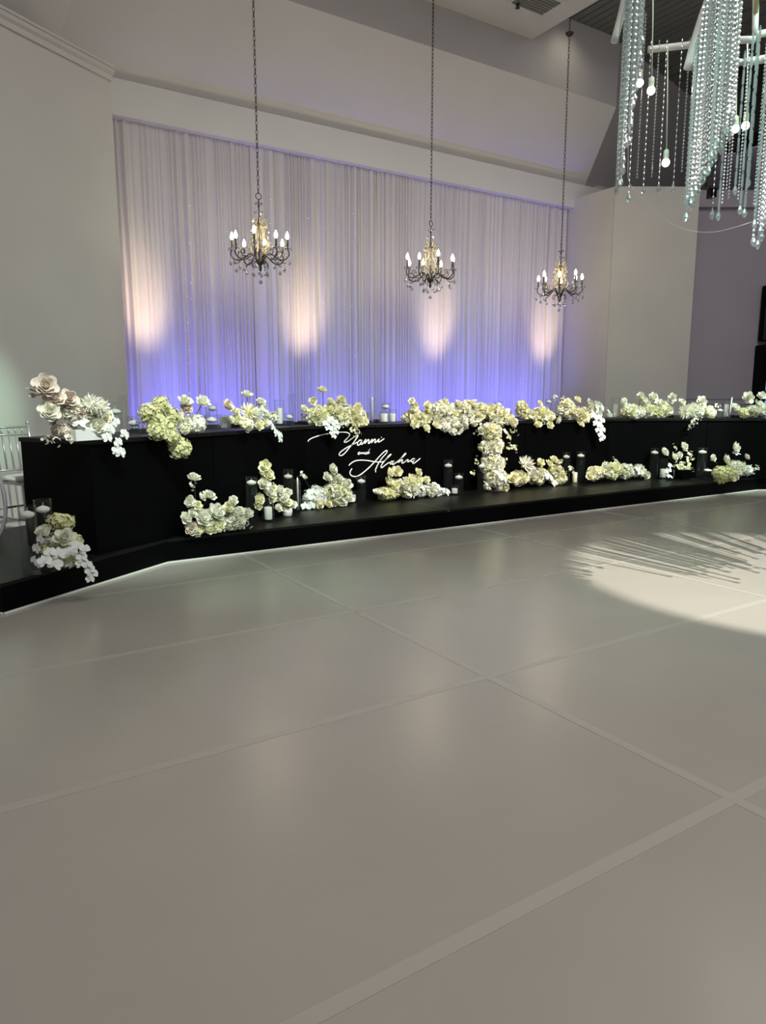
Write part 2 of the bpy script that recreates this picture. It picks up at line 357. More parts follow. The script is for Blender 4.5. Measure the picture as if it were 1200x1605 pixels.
# ------------------------------------------------------------------ stage platform
PZ = 0.19
P0, P1, P2, P3 = (0.283, 4.69), (1.497, 5.50), (9.72, 5.48), (10.95, 4.67)
back = [(11.75, 5.9), (10.45, 6.75), (WR - 0.02, 7.65), (WR - 0.02, 8.6), (WL + 0.02, 8.6), (WL + 0.02, 7.65), (-0.45, 6.0)]
plat = empty('stage_platform', (5.5, 6.5, 0))
tag(plat, 'low black stage platform with angled wings along the back wall', 'platform')
def pl(poly): return [(x - 5.5, y - 6.5) for x, y in poly]
inner = [P0, P1, P2, P3] + back
MB().prism(pl(inner), 0.0, PZ - 0.022).obj('skirt', M['black'], plat)
def deck(poly): MB().prism(pl(poly), PZ - 0.022, PZ).obj('deck_board', M['blacktop'], plat)
g = 0.003
deck([P0, (P1[0] - g, P1[1]), (WL + 0.02 - g, 7.65), (-0.45, 6.0)])
seams = [P1[0], 1.83, 4.27, 6.71, 9.15, P2[0]]
for i in range(5):
    x0, x1 = seams[i], seams[i+1]; yf = lambda x: 5.50 - 0.02 * (x - P1[0]) / (P2[0] - P1[0])
    for y0, y1 in ((None, 6.19), (6.193, 8.6)):
        xa, xb = max(x0, P1[0]) + g, min(x1, P2[0]) - g
        if y0 is not None: xa, xb = max(xa, WL + 0.025), min(xb, WR - 0.025)
        if xb - xa < 0.05: continue
        deck([(xa, y0 or yf(xa)), (xb, y0 or yf(xb)), (xb, y1), (xa, y1)])
deck([(P2[0] + g, P2[1]), P3, (11.75, 5.9), (10.45, 6.75), (WR + 0.55, 7.1), (P2[0] + g, 6.19)])
for xs in (4.27, 6.71): MB().box((xs - 0.006 - 5.5, 5.49 - 6.5, PZ - 0.02), (xs + 0.006 - 5.5, 6.19 - 6.5, PZ + 0.0012)).obj('joint_strip', M['alu'], plat)
# white edging strip at the foot of the platform
def strip_line(pts, w_, h_):
    mb = MB()
    for p, q in zip(pts[:-1], pts[1:]):
        p, q = np.array(p), np.array(q); d = (q - p) / np.linalg.norm(q - p); n = np.array([d[1], -d[0]])
        mb.prism([tuple(p + n * 0.001), tuple(q + n * 0.001), tuple(q + n * w_), tuple(p + n * w_)], 0.0012, h_)
    return mb
struct(strip_line([(-0.45, 6.0), P0, P1, P2, P3], 0.014, 0.012).obj('trim_3', M['white']), 'thin white edging line along the foot of the black platform', 'edging')

# ------------------------------------------------------------------ head table units
TZ = 1.0; TD = 0.75
TB0, TB1 = np.array([3.2, 6.5]), np.array([7.8, 6.5])
AT = R_(30)
uL = np.array([math.cos(AT), math.sin(AT)]); uR = np.array([math.cos(AT), -math.sin(AT)])
TL = TB0 - uL * 2.63; TR = TB1 + uR * 2.63
def table_unit(p, q, label, cutl=0.0, cutr=0.0):
    p, q = np.array(p), np.array(q); L = np.linalg.norm(q - p); ang = math.atan2(q[1] - p[1], q[0] - p[0])
    t = empty('head_table_unit', (p[0], p[1], PZ), ang); h = TZ - PZ
    MB().prism([(0.004, 0.0), (L - 0.004, 0.0), (L - 0.004 - cutr, 0.02), (0.004 + cutl, 0.02)], 0.002, h - 0.03).obj('front_panel', M['black'], t)
    for xx, c in ((0.004, cutl), (L - 0.024, -cutr)):
        MB().prism([(xx + c * .05, 0.02), (xx + 0.02 + c * .05, 0.02), (xx + 0.02 + c, TD - 0.02), (xx + c, TD - 0.02)], 0.002, h - 0.03).obj('side_panel', M['black'], t)
    MB().prism([(0.002, -0.02), (L - 0.002, -0.02), (L - 0.002 - cutr, TD), (0.002 + cutl, TD)], h - 0.03, h).obj('table_top', M['blacktop'], t)
    tag(t, label, 'table', 'black units of the head table'); return t
cut = TD * math.tan(AT / 2)
mid = TL + uL * 1.25
table_unit(TL, mid, 'black head table unit at the left end, under the blush flowers', 0, 0)
table_unit(mid, TB0, 'black head table unit under the yellow-cream mum arrangement, left of the names', 0, -cut * 0)
xs = [3.2, 4.70, 6.24, 7.8]
tn = table_unit((xs[0], 6.5), (xs[1], 6.5), 'black head table unit carrying the white cursive names')
table_unit((xs[1], 6.5), (xs[2], 6.5), 'black head table unit with the flower cascade, right of the names')
table_unit((xs[2], 6.5), (xs[3], 6.5), 'black head table unit right of the flower cascade, before the bend')
midr = TB1 + uR * 1.35
table_unit(TB1, midr, 'black head table unit of the right wing, just past the bend')
table_unit(midr, TR, 'black head table unit at the right edge of the picture')

# cursive names in white vinyl on the front of the table
def word(strokes, wpx, name):
    mb = MB()
    for st in strokes:
        pts = [at_plane(x, y, (0, 6.498, 0), (0, 1, 0)) for x, y in catmull(st, 5)]
        P = [np.array([p[0] - xs[0], p[2] - PZ]) for p in pts]; hw = wpx * 0.5 * mpp(pts[0]); n = len(P); vs = []
        for i in range(n):
            t = P[min(i+1, n-1)] - P[max(i-1, 0)]; t = t / (np.linalg.norm(t) + 1e-9); nn = np.array([-t[1], t[0]])
            e = hw * (0.75 if i in (0, n-1) else 1.0)
            A, B = P[i] + nn * e, P[i] - nn * e
            vs += [(A[0], -0.0045, A[1]), (B[0], -0.0045, B[1]), (A[0], -0.0005, A[1]), (B[0], -0.0005, B[1])]
        fs = []
        for i in range(n - 1):
            o = 4 * i; fs += [(o, o+1, o+5, o+4), (o+2, o+6, o+7, o+3), (o, o+4, o+6, o+2), (o+1, o+3, o+7, o+5)]
        fs += [(0, 2, 3, 1), (4*n-4, 4*n-3, 4*n-1, 4*n-2)]
        mb.add(vs, fs)
    o = mb.obj(name, M['letter'], tn); o['label'] = 'white cursive lettering'; return o
c1 = lambda L: [(470 + x / 10.909, 660 + y / 10.909) for x, y in L]
c2 = lambda L: [(540 + x / 9.2308, 690 + y / 9.2308) for x, y in L]
word([c1([(135,350),(160,315),(230,280),(320,250),(420,225),(500,212),(600,200),(680,190),(760,190),(810,197),(845,220),(845,245),(820,280),(775,325),(755,350),(765,362),(800,355),(850,325),(920,275),(985,240)]),
      c1([(995,245),(960,300),(900,385),(850,445),(790,520),(740,570),(700,590),(672,580),(672,555),(710,515),(780,465),(850,425),(930,385),(975,360)]),
      [(566.7,690),(563.3,690),(560,694.2),(560.3,697.7),(563.3,696.7),(566.9,690.7),(565.5,695),(567,696.3),(571,691.5),(573,688.5),(571.3,695),(576,689.7),(578,689.7),(577,694.3),(578.6,694.5),(583.4,688.3),(581.8,694),(586,689),(588,688.8),(587,693.2),(588.6,693.4),(594,688),(592.4,692.3),(594.5,692.5),(602,687.4)],
      [(597.0,685.6),(598.0,685.3)]], 1.5, 'name_lettering')
word([c2([(222,172),(200,178),(193,192),(197,206),(213,199),(226,174),(222,192),(234,192),(252,176),(247,196),(270,180),(279,182),(274,196),(290,190)]),
      c2([(322,174),(300,180),(294,195),(303,202),(326,188),(366,123),(338,176),(334,196),(360,176)])], 1.1, 'joining_word_lettering')
word([c2([(105,410),(85,440),(75,475),(90,505),(125,523),(175,520),(235,492),(330,415),(430,315),(520,215),(580,160),(605,148),(612,160),(595,195),(545,250),(490,330),(460,390),(445,430),(448,465)]),
      c2([(60,365),(95,330),(150,300),(220,288),(320,292),(430,310),(500,315),(560,308),(620,255),(665,212),(668,203),(640,220),(590,285),(540,345),(525,385),(540,395),(585,360),(645,318)]),
      c2([(702,303),(675,308),(653,330),(665,346),(692,326),(718,298),(692,335),(692,352),(712,345),(765,306),(830,250),(880,200),(882,188),(865,198),(820,255),(770,324),(815,290),(837,285),(825,320),(837,333),(872,308),(888,282),(872,314),(902,283),(917,283),(908,305),(917,313),(950,292)]),
      c2([(1012,268),(985,268),(958,295),(965,312),(992,300),(1022,263),(990,310),(985,332),(1007,330),(1092,263)])], 1.5, 'name_lettering')

# ------------------------------------------------------------------ sheer drapes
def curtain(x0, x1, label, seed, tilt=0.0):
    r = np.random.default_rng(seed); n = int((x1 - x0) / 0.0085); rows = 15
    ph = np.cumsum(np.repeat(r.normal(1.0, 0.55, n // 6 + 1).clip(0.2, 2.4), 6)[:n]) * (2 * math.pi * 0.0085 / 0.066)
    am = np.interp(np.arange(n), np.arange(0, n + 12, 12), r.uniform(0.005, 0.052, len(np.arange(0, n + 12, 12))))
    lo = np.interp(np.arange(n), np.arange(0, n + 40, 40), r.normal(0, 0.018, len(np.arange(0, n + 40, 40))))
    vs = []
    for k_ in range(rows + 1):
        z = 0.20 + (4.342 - 0.20) * k_ / rows; tp = k_ / rows
        for i in range(n):
            X = x0 + (x1 - x0) * i / (n - 1)
            Y = 8.745 + (am[i] * (1.15 - 0.55 * tp)) * math.sin(ph[i] + 0.35 * math.sin(2.1 * z + i * 0.01)) + lo[i] * (1 - 0.6 * tp)
            vs.append((X + tilt * (1 - tp), Y, z))
    fs = [(k_*n + i, k_*n + i + 1, (k_+1)*n + i + 1, (k_+1)*n + i) for k_ in range(rows) for i in range(n - 1)]
    o = MB().add(vs, fs).obj('sheer_drape', M['drape'], None, True)
    tag(o, label, 'curtain', 'sheer drape panels on the back wall'); return o
cb = [1.815, 2.46, 3.62, 5.48, 7.35, 9.185]
lab = ['narrow sheer white drape at the far left, beside the left wall', 'sheer white drape between the far left panel and the left chandelier',
       'sheer white drape behind the left chandelier', 'sheer white drape behind the middle chandelier', 'sheer white drape at the right, behind the right chandelier']
for i in range(5): curtain(cb[i] + 0.002, cb[i+1] - 0.002, lab[i], 20 + i)
mbf = MB()  # specks glow by themselves to give the drapes their sparkle
for px, n_, y0, y1 in ((298, 16, 260, 640), (292, 9, 290, 600), (345, 5, 190, 560), (425, 5, 230, 560), (455, 9, 260, 560), (482, 5, 300, 640), (505, 7, 280, 620), (555, 12, 300, 640), (640, 5, 300, 520), (690, 5, 390, 540), (735, 6, 300, 560), (800, 5, 310, 500), (815, 12, 540, 640)):
    for k_ in range(n_):
        y = y0 + (y1 - y0) * (k_ + random.uniform(-.4, .4)) / n_
        p = at_plane(px + random.gauss(0, 1.8), y, (0, 8.635, 0), (0, 1, 0))
        if p[2] < 4.3 and p[2] > 0.4: mbf.octa(p, random.uniform(0.003, 0.0065))
tag(mbf.obj('fairy_lights', M['led']), 'tiny fairy lights sparkling down the sheer drapes', 'fairy lights', kind='stuff')

# ------------------------------------------------------------------ pendant chandeliers
def candelabra():
    t = empty('chandelier')
    # z = 0 at the bottom finial; overall about 0.9 m
    col = MB().lathe([(0.004, 0.0), (0.012, 0.012), (0.02, 0.04), (0.012, 0.06), (0.035, 0.085), (0.045, 0.11), (0.03, 0.135), (0.014, 0.15), (0.010, 0.20), (0.016, 0.23), (0.009, 0.26), (0.008, 0.44), (0.016, 0.48), (0.024, 0.50), (0.012, 0.53), (0.007, 0.56), (0.007, 0.66), (0.014, 0.675), (0.007, 0.69), (0.007, 0.74)], 10)
    col.obj('column', M['iron'], t, True)
    MB().torus((0, 0, 0.775), 0.032, 0.005, 'y', 14, 6).obj('hanging_loop', M['iron'], t, True)
    for k_ in range(8):
        a_ = 2 * math.pi * k_ / 8 + 0.2; ca, sa = math.cos(a_), math.sin(a_)
        pr = [(0.03, 0.11), (0.055, 0.15), (0.085, 0.185), (0.12, 0.185), (0.16, 0.155), (0.21, 0.125), (0.265, 0.125), (0.305, 0.155), (0.315, 0.20), (0.30, 0.235)] if k_ % 2 else \
             [(0.03, 0.11), (0.05, 0.14), (0.075, 0.165), (0.11, 0.16), (0.15, 0.13), (0.20, 0.105), (0.26, 0.11), (0.30, 0.14), (0.312, 0.175), (0.30, 0.205)]
        zt = pr[-1][1]; re = pr[-1][0]
        arm = MB().tube(catmull([(r * ca, r * sa, z) for r, z in pr], 4), 0.0075, 6).obj('arm', M['iron'], t, True)
        cu = [(0.16, 0.15), (0.20, 0.145), (0.235, 0.165), (0.235, 0.20), (0.205, 0.21), (0.19, 0.19)]
        MB().tube(catmull([(r * ca, r * sa, z) for r, z in cu], 3), 0.005, 5).obj('scroll', M['iron'], arm, True)
        cu = [(0.20, 0.13), (0.235, 0.10), (0.27, 0.085), (0.285, 0.10)]
        MB().tube(catmull([(r * ca, r * sa, z) for r, z in cu], 3), 0.0045, 5).obj('scroll', M['iron'], arm, True)
        MB().lathe([(0.006, -0.01), (0.03, 0.0), (0.042, 0.012), (0.038, 0.012), (0.012, 0.006)], 12, (re * ca, re * sa, zt)).obj('drip_pan', M['drop'], arm, True)
        MB().lathe([(0.012, 0.0), (0.0125, 0.09), (0.010, 0.092)], 10, (re * ca, re * sa, zt + 0.006)).obj('candle_sleeve', M['ivory'], arm, True)
        MB().lathe([(0.008, 0.0), (0.014, 0.008), (0.0195, 0.026), (0.019, 0.04), (0.012, 0.06), (0.004, 0.078), (0.001, 0.084)], 10, (re * ca, re * sa, zt + 0.097)).obj('bulb', M['bulb'], arm, True)
        # beads around the drip pan and drops below
        bd = MB()
        for j in range(7):
            b_ = 2 * math.pi * j / 7; bd.octa((re * ca + 0.042 * math.cos(b_), re * sa + 0.042 * math.sin(b_), zt - 0.006), 0.009, 0.013)
        bd.obj('pan_beads', M['drop'], arm)['kind'] = 'stuff'
        for rr, zz, ln in ((0.322, zt - 0.06, 0.10), (0.262, 0.075, 0.055)):
            dp = MB(); x_, y_ = rr * ca, rr * sa
            dp.tube([(x_, y_, zz + 0.03), (x_, y_, zz - ln * 0.6)], 0.0016, 4); dp.octa((x_, y_, zz - ln * 0.35), 0.006)
            dp.lathe([(0.001, 0.0), (0.006, -0.008), (0.015, -0.022), (0.018, -0.034), (0.013, -0.046), (0.001, -0.052)], 8, (x_, y_, zz - ln * 0.6))
            dp.obj('crystal_drop', M['drop'], t)
        # upper cage scrolls
        a2 = a_ + math.pi / 8; c2_, s2_ = math.cos(a2), math.sin(a2)
        up_ = [(0.018, 0.24), (0.05, 0.235), (0.085, 0.27), (0.075, 0.33), (0.045, 0.37), (0.04, 0.43), (0.065, 0.47), (0.085, 0.52), (0.07, 0.55), (0.045, 0.54), (0.016, 0.50)] if k_ % 2 else [(0.02, 0.22), (0.075, 0.20), (0.115, 0.24), (0.105, 0.30), (0.07, 0.34), (0.065, 0.40), (0.085, 0.43), (0.075, 0.46), (0.045, 0.455), (0.02, 0.50)]
        MB().tube(catmull([(r * c2_, r * s2_, z) for r, z in up_], 3), 0.0058, 5).obj('cage_scroll', M['gold'], t, True)
        bd = MB()
        for rr, zz in ((0.115, 0.30), (0.09, 0.36), (0.10, 0.42), (0.085, 0.47), (0.065, 0.52), (0.13, 0.245), (0.045, 0.61), (0.035, 0.70)):
            bd.octa((rr * c2_, rr * s2_, zz), 0.012, 0.016)
        bd.obj('cage_beads', M['drop'], t)['kind'] = 'stuff'
    for k_ in range(6):
        a_ = 2 * math.pi * k_ / 6; x_, y_ = 0.085 * math.cos(a_), 0.085 * math.sin(a_)
        MB().tube([(0.03 * math.cos(a_), 0.03 * math.sin(a_), 0.11), (x_, y_, 0.10), (x_ * 1.15, y_ * 1.15, 0.06), (x_, y_, 0.04)], 0.005, 5).obj('hook', M['iron'], t, True)
        MB().tube([(x_, y_, 0.04), (x_, y_, 0.0)], 0.0016, 4).lathe([(0.001, 0.0), (0.006, -0.008), (0.016, -0.022), (0.019, -0.034), (0.013, -0.046), (0.001, -0.052)], 8, (x_, y_, 0.0)).obj('crystal_drop', M['drop'], t)
    MB().tube([(0, 0, 0.005), (0, 0, -0.09)], 0.0016, 4).octa((0, 0, -0.03), 0.006).octa((0, 0, -0.06), 0.006).ball((0, 0, -0.11), 0.021, 8, 6).obj('crystal_ball', M['drop'], t)
    return t
def chain_mesh(L):
    mb = MB(); n = int(L / 0.045)
    for i in range(n):
        mb.torus((0, 0, i * L / n + 0.026), 0.0145, 0.0038, 'y' if i % 2 else 'x', 8, 4, 0.8, 1.75)
    return mb
YC = 7.48
proto = candelabra()
spec = [(408, 426, 6.155, 'lit crystal chandelier on a chain, leftmost of three'), (674, 452, 6.155, 'lit crystal chandelier on a chain, middle of three'), (876, 474, Zs, 'lit crystal chandelier on a chain, rightmost of three')]
for i, (px, py, ztop, lb) in enumerate(spec):
    o = proto if i == 0 else copy_tree(proto)
    p = at_plane(px, py, (0, YC, 0), (0, 1, 0)); z0 = p[2]
    o.location = (p[0], YC, z0); o.rotation_euler = (0, 0, 0.27 * i)
    tag(o, lb, 'chandelier', 'crystal chandeliers over the head table')
    L = ztop - z0 - 0.80
    ch = chain_mesh(L).obj('chain', M['iron'], o, True); ch.location = (0, 0, 0.80)
    MB().lathe([(0.004, -0.05), (0.03, -0.04), (0.055, -0.01), (0.055, 0.0)], 14, (0, 0, ztop - z0)).obj('ceiling_rose', M['iron'], o, True)
    light('chandelier_glow', 'POINT', (p[0], YC, z0 + 0.40), 11, (1.0, 0.84, 0.55), shadow_soft_size=0.22)

# ------------------------------------------------------------------ flowers
def petal(mb, base, out, upv, L, Wd, curl, nl=4, nw=3, cup=0.25):
    side = np.cross(out, upv); side /= np.linalg.norm(side) + 1e-9; vs = []
    for i in range(nl + 1):
        t = i / nl
        a_ = curl[0] + (curl[1] - curl[0]) * t
        if i == 0: c = np.array(base, float)
        else: c = c + (out * math.cos(a_) + upv * math.sin(a_)) * (L / nl)
        wd = Wd * math.sin(math.pi * (0.12 + 0.76 * t)) ** 0.8
        nn = (-out * math.sin(a_) + upv * math.cos(a_))
        for j in range(nw + 1):
            s_ = -1 + 2 * j / nw; vs.append(c + side * wd * s_ * 0.5 + nn * cup * wd * s_ * s_)
    mb.add(vs, [(i*(nw+1)+j, i*(nw+1)+j+1, (i+1)*(nw+1)+j+1, (i+1)*(nw+1)+j) for i in range(nl) for j in range(nw)])
def rose_mesh(seed, m, openn=1.0):
    r = np.random.default_rng(seed); mb = MB(); Z = np.array([0, 0, 1.])
    # rings: (count, start radius, base z, length, width, start angle, end angle)
    for n, r0, z0, L, Wd, a0, a1 in ((6, 0.10, -0.42, 1.12, 0.98, -6, 40), (5, 0.13, -0.36, 1.04, 0.92, 20, 62), (5, 0.12, -0.30, 0.98, 0.80, 42, 82), (4, 0.10, -0.22, 0.90, 0.62, 60, 98), (3, 0.05, -0.10, 0.74, 0.42, 78, 112)):
        off = r.uniform(0, 6)
        for k_ in range(n):
            a_ = off + 2 * math.pi * k_ / n + r.normal(0, 0.12); o = np.array([math.cos(a_), math.sin(a_), 0])
            petal(mb, o * r0 + Z * z0, o, Z, L * r.uniform(.9, 1.08), Wd * r.uniform(.92, 1.1), (R_(a0 * openn + r.normal(0, 4)), R_(a1 * openn + r.normal(0, 8))), 3, 2)
    mb.lathe([(0.02, -0.1), (0.16, 0.05), (0.15, 0.25), (0.04, 0.36)], 6)
    return mb.mesh('rose', m, True)
def hyd_mesh(seed, m, n=105):
    r = np.random.default_rng(seed); mb = MB()
    for i in range(n):
        z = 1 - 2 * (i + .5) / n * 0.86; ph = i * 2.399963 + r.normal(0, .15); q = math.sqrt(max(0, 1 - z * z))
        d = np.array([q * math.cos(ph), q * math.sin(ph), z]); rr = 0.82 * r.uniform(.80, 1.22)
        d2_ = d + r.normal(0, .28, 3); d2_ /= np.linalg.norm(d2_)
        u = np.cross(d2_, [0.3, 0.2, 1.0]); u /= np.linalg.norm(u); v = np.cross(d2_, u); a0 = r.uniform(0, 6); c = d * rr; s = 0.20 * r.uniform(.8, 1.25)
        for k_ in range(4):
            a_ = a0 + k_ * math.pi / 2; o = u * math.cos(a_) + v * math.sin(a_); w_ = u * -math.sin(a_) + v * math.cos(a_)
            mb.add([c, c + o * s * .6 + w_ * s * .5 + d2_ * s * .22, c + o * s * 1.15 + d2_ * s * .12, c + o * s * .6 - w_ * s * .5 + d2_ * s * .22], [(0, 1, 2, 3)])
    nf = len(mb.f); mb.ball((0, 0, 0), 0.64, 8, 6)
    me = mb.mesh('hydrangea', m); me.materials.append(M['leaf'])
    for p_ in me.polygons:
        if p_.index >= nf: p_.material_index = 1
    return me
def mum_mesh(seed, m, n=70):
    r = np.random.default_rng(seed); mb = MB()
    for i in range(n):
        z = 1 - 1.25 * (i + .5) / n; ph = i * 2.399963; q = math.sqrt(max(0, 1 - z * z))
        d = np.array([q * math.cos(ph), q * math.sin(ph), z]); d += r.normal(0, .1, 3); d /= np.linalg.norm(d)
        u = np.cross(d, [0.3, 0.2, 1.0]); u /= np.linalg.norm(u); L = r.uniform(.85, 1.12); w_ = 0.085
        tip = d * L + np.array([0, 0, 0.14])
        mb.add([d * .15 - u * w_ * .6, d * .15 + u * w_ * .6, d * .7 * L + u * w_, tip, d * .7 * L - u * w_], [(0, 1, 2, 3, 4)])
    mb.ball((0, 0, 0.05), 0.42, 7, 5)
    return mb.mesh('chrysanthemum', m)
def orchid_mesh(seed, m):
    r = np.random.default_rng(seed); mb = MB(); Z = np.array([0, 0, 1.])
    for a_, L, Wd in ((90, 0.95, 0.62), (215, 0.95, 0.62), (325, 0.95, 0.62), (15, 1.0, 1.05), (165, 1.0, 1.05)):
        a_ = R_(a_ + r.normal(0, 4)); o = np.array([math.cos(a_), math.sin(a_), 0]); petal(mb, o * .06 + Z * r.uniform(0, .06), o, Z, L, Wd, (R_(18), R_(-14)), 4, 3, 0.06)
    petal(mb, np.array([0, -.05, .05]), np.array([0, -1., 0]), Z, .42, .3, (R_(60), R_(10)), 3, 2, .5)
    mb.ball((0, 0, 0.08), 0.1, 6, 4)
    return mb.mesh('orchid', m, True)
def filler_mesh(seed, m, n=9):
    r = np.random.default_rng(seed); mb = MB(); Z = np.array([0, 0, 1.])
    for i in range(n):
        c = r.normal(0, .42, 3); c[2] = abs(c[2]) * .9
        d = c / (np.linalg.norm(c) + .01) + r.normal(0, .4, 3); d /= np.linalg.norm(d)
        u = np.cross(d, [0.31, 0.2, 1.0]); u /= np.linalg.norm(u); v = np.cross(d, u)
        for k_ in range(5):
            a_ = k_ * 2 * math.pi / 5; o = u * math.cos(a_) + v * math.sin(a_); w_ = v * math.cos(a_) - u * math.sin(a_); s = .34
            mb.add([c, c + o * s * .6 + w_ * s * .42 + d * .1, c + o * s + d * .05, c + o * s * .6 - w_ * s * .42 + d * .1], [(0, 1, 2, 3)])
    return mb.mesh('small_blossom', m)
FM = {}
for nm, mt in (('cream', 'petal_cream'), ('white', 'petal_white'), ('blush', 'petal_blush'), ('cool', 'petal_cool'), ('lime', 'petal_green')):
    FM['rose', nm] = [rose_mesh(i, M[mt], o_) for i, o_ in enumerate((1.0, 0.9, 1.1, 1.25))]
    FM['bud', nm] = [rose_mesh(9, M[mt], 1.45)]
    FM['hyd', nm] = [hyd_mesh(i, M[mt]) for i in range(2)]
    FM['mum', nm] = [mum_mesh(i, M[mt]) for i in range(2)]
    FM['orchid', nm] = [orchid_mesh(i, M[mt]) for i in range(3)]
    FM['filler', nm] = [filler_mesh(i, M[mt]) for i in range(3)]
NAME = {'rose': 'rose', 'bud': 'rose_bud', 'hyd': 'hydrangea_head', 'mum': 'chrysanthemum', 'orchid': 'orchid_flower', 'filler': 'blossom_sprig'}
core_me = MB().ball((0, 0, 0), 1.0, 10, 7).mesh('foliage_core', M['leaf'], True)
fr_ = random.Random(5)

class Arr:
    """a flower arrangement standing at a base point; its face plane passes p0 with normal n"""
    def __init__(s, label, p0, n, zmin, group):
        s.o = empty('flower_arrangement', (p0[0], p0[1], zmin)); s.b = np.array([p0[0], p0[1], zmin]); tag(s.o, label, 'flowers', group)
        s.hang = True; s.p0, s.n, s.zmin = np.array(p0, float), np.array(n, float) / np.linalg.norm(n), zmin
    def pt(s, x, y, fwd=0.0): return at_plane(x, y, s.p0 - s.n * fwd, s.n)
    def put(s, kind, colr, P, d, r, spin=None):
        me = fr_.choice(FM[kind, colr]); o = link(NAME[kind], me, s.o)
        d = Vector(d).normalized(); q = d.to_track_quat('Z', 'Y') @ Quaternion((0, 0, 1), fr_.uniform(0, 6.28) if spin is None else spin)
        o.rotation_mode = 'QUATERNION'; o.rotation_quaternion = q; o.scale = (r, r, r) if kind != 'hyd' else (r * fr_.uniform(.88, 1.14), r * fr_.uniform(.88, 1.14), r * fr_.uniform(.8, 1.05))
        o.location = tuple(np.array(P) - s.b); return o
    def single(s, x, y, rpx, kind='rose', colr='cream', fwd=0.03, d=None, stem=None):
        P = s.pt(x, y, fwd); r = rpx * mpp(P) * (0.92 if kind == 'orchid' else 1.3 if kind == 'filler' else 1.06)
        if s.zmin > .5 and s.hang and P[2] - r * .7 < TZ + 0.01: P = s.pt(x, y, max(fwd, 0.10 + r * .75))
        if d is None: d = np.array([fr_.uniform(-.5, .5), 0, fr_.uniform(0.1, .75)]) - s.n * fr_.uniform(.6, 1.0)
        if P[2] - r * .8 < s.zmin and s.zmin > 0 and P[2] > s.zmin - .02 and fwd < 0.2 and s.zmin < .5: P[2] = s.zmin + r * .8
        s.put(kind, colr, P, d, r, fr_.uniform(-.5, .5) if kind == 'orchid' else None)
        if stem is not None:
            Q = s.pt(*stem, fwd - 0.03); mdl = (P + Q) / 2 + np.array([0.004, 0, 0.0])
            MB().tube([tuple(P - s.b), tuple(mdl - s.b), tuple(Q - s.b)], 0.0035, 5).obj('stem', M['stem'], s.o)
    def blob(s, cx, cy, rx, ry, mix, rpx, fwd=0.0, depth=None, dens=1.0):
        P = s.pt(cx, cy, fwd); k = mpp(P); u = np.cross(s.n, [0, 0, 1.]); u /= np.linalg.norm(u)
        A, B = rx * k, ry * k; D = depth or min(max(A, B) * .8, 0.16, min(A, B) * 1.25); fr = rpx * k
        if s.zmin < .5: P[2] = max(P[2], s.zmin + B * .8)
        a_, b_, d_ = max(A - fr * .75, A * .35), max(B - fr * .75, B * .35), max(D - fr * .75, D * .35)
        core = link('foliage', core_me, s.o); core.location = tuple(P - s.b); core.scale = (a_ * .92, d_ * .92, b_ * .92); core.rotation_euler = (0, 0, math.atan2(u[1], u[0]))
        N = int(dens * 1.5 * ((a_ + fr * .5) * (b_ + fr * .5) + (a_ + fr * .5) * (d_ + fr * .5) + (b_ + fr * .5) * (d_ + fr * .5)) * 4 / (math.pi * fr * fr) / 0.9) + 4
        for i in range(N):
            z = 1 - 2 * (i + .5) / N; ph = i * 2.399963 + fr_.uniform(-.2, .2); q = math.sqrt(1 - z * z)
            e = np.array([q * math.cos(ph), q * math.sin(ph), z])
            if e[1] > 0.45: continue
            jt = fr_.uniform(.82, 1.22); Q = P + u * e[0] * a_ * jt + s.n * e[1] * d_ * jt + np.array([0, 0, 1.]) * e[2] * b_ * jt
            kind, colr = fr_.choices([m_[0] for m_ in mix], [m_[1] for m_ in mix])[0]
            rr = fr * fr_.uniform(.62, 1.18) * 1.08
            if s.zmin < .5 and Q[2] - rr * .6 < s.zmin: Q[2] = s.zmin + rr * .6
            if s.zmin > .5 and s.hang and Q[2] - rr * .6 < TZ:
                bd_ = float(np.dot(Q - s.p0, s.n)) + 0.07
                if bd_ < 0.05: Q = Q - s.n * (bd_ + 0.02 + rr * .7)
                else: Q[2] = TZ + rr * .6
            nd = u * e[0] / a_ + s.n * e[1] / d_ + np.array([0, 0, 1.]) * e[2] / b_; nd /= np.linalg.norm(nd)
            nd = nd + np.array([fr_.gauss(0, .25), fr_.gauss(0, .2), fr_.gauss(0.1, .25)]) - s.n * .15
            s.put(kind, colr, Q, nd, rr)

def mix(**k): return [((kk.split('_')[0], kk.split('_')[1]), v) for kk, v in k.items()]
CR = mix(rose_cream=5, rose_white=2, filler_cream=2); CRW = mix(rose_cream=3, rose_white=3, filler_white=2, hyd_cream=1)
WH = mix(rose_white=3, orchid_cool=3, filler_white=2); ORC = mix(orchid_cool=5, orchid_white=2); GRN = mix(hyd_lime=3, rose_white=2, filler_white=2)
BL = mix(rose_blush=3, rose_white=2, orchid_cool=1, filler_blush=2, hyd_blush=1); HY = mix(hyd_lime=1)
nL, nM, nR = np.array([-uL[1], uL[0], 0]), np.array([0, 1., 0]), np.array([-uR[1], uR[0], 0])
GT, GP = 'flower arrangements on the head table', 'flower arrangements on the platform'
def T(label, wing, x):
    if wing == 'L': p0, n = np.array([TL[0], TL[1], 1.0]) + nL * 0.07, nL
    elif wing == 'M': p0, n = np.array([3.2, 6.5, 1.0]) + nM * 0.07, nM
    else: p0, n = np.array([TB1[0], TB1[1], 1.0]) + nR * 0.07, nR
    b = at_plane(x, 672, p0, n)
    return Arr(label, (b[0], b[1], TZ), n, TZ, GT)
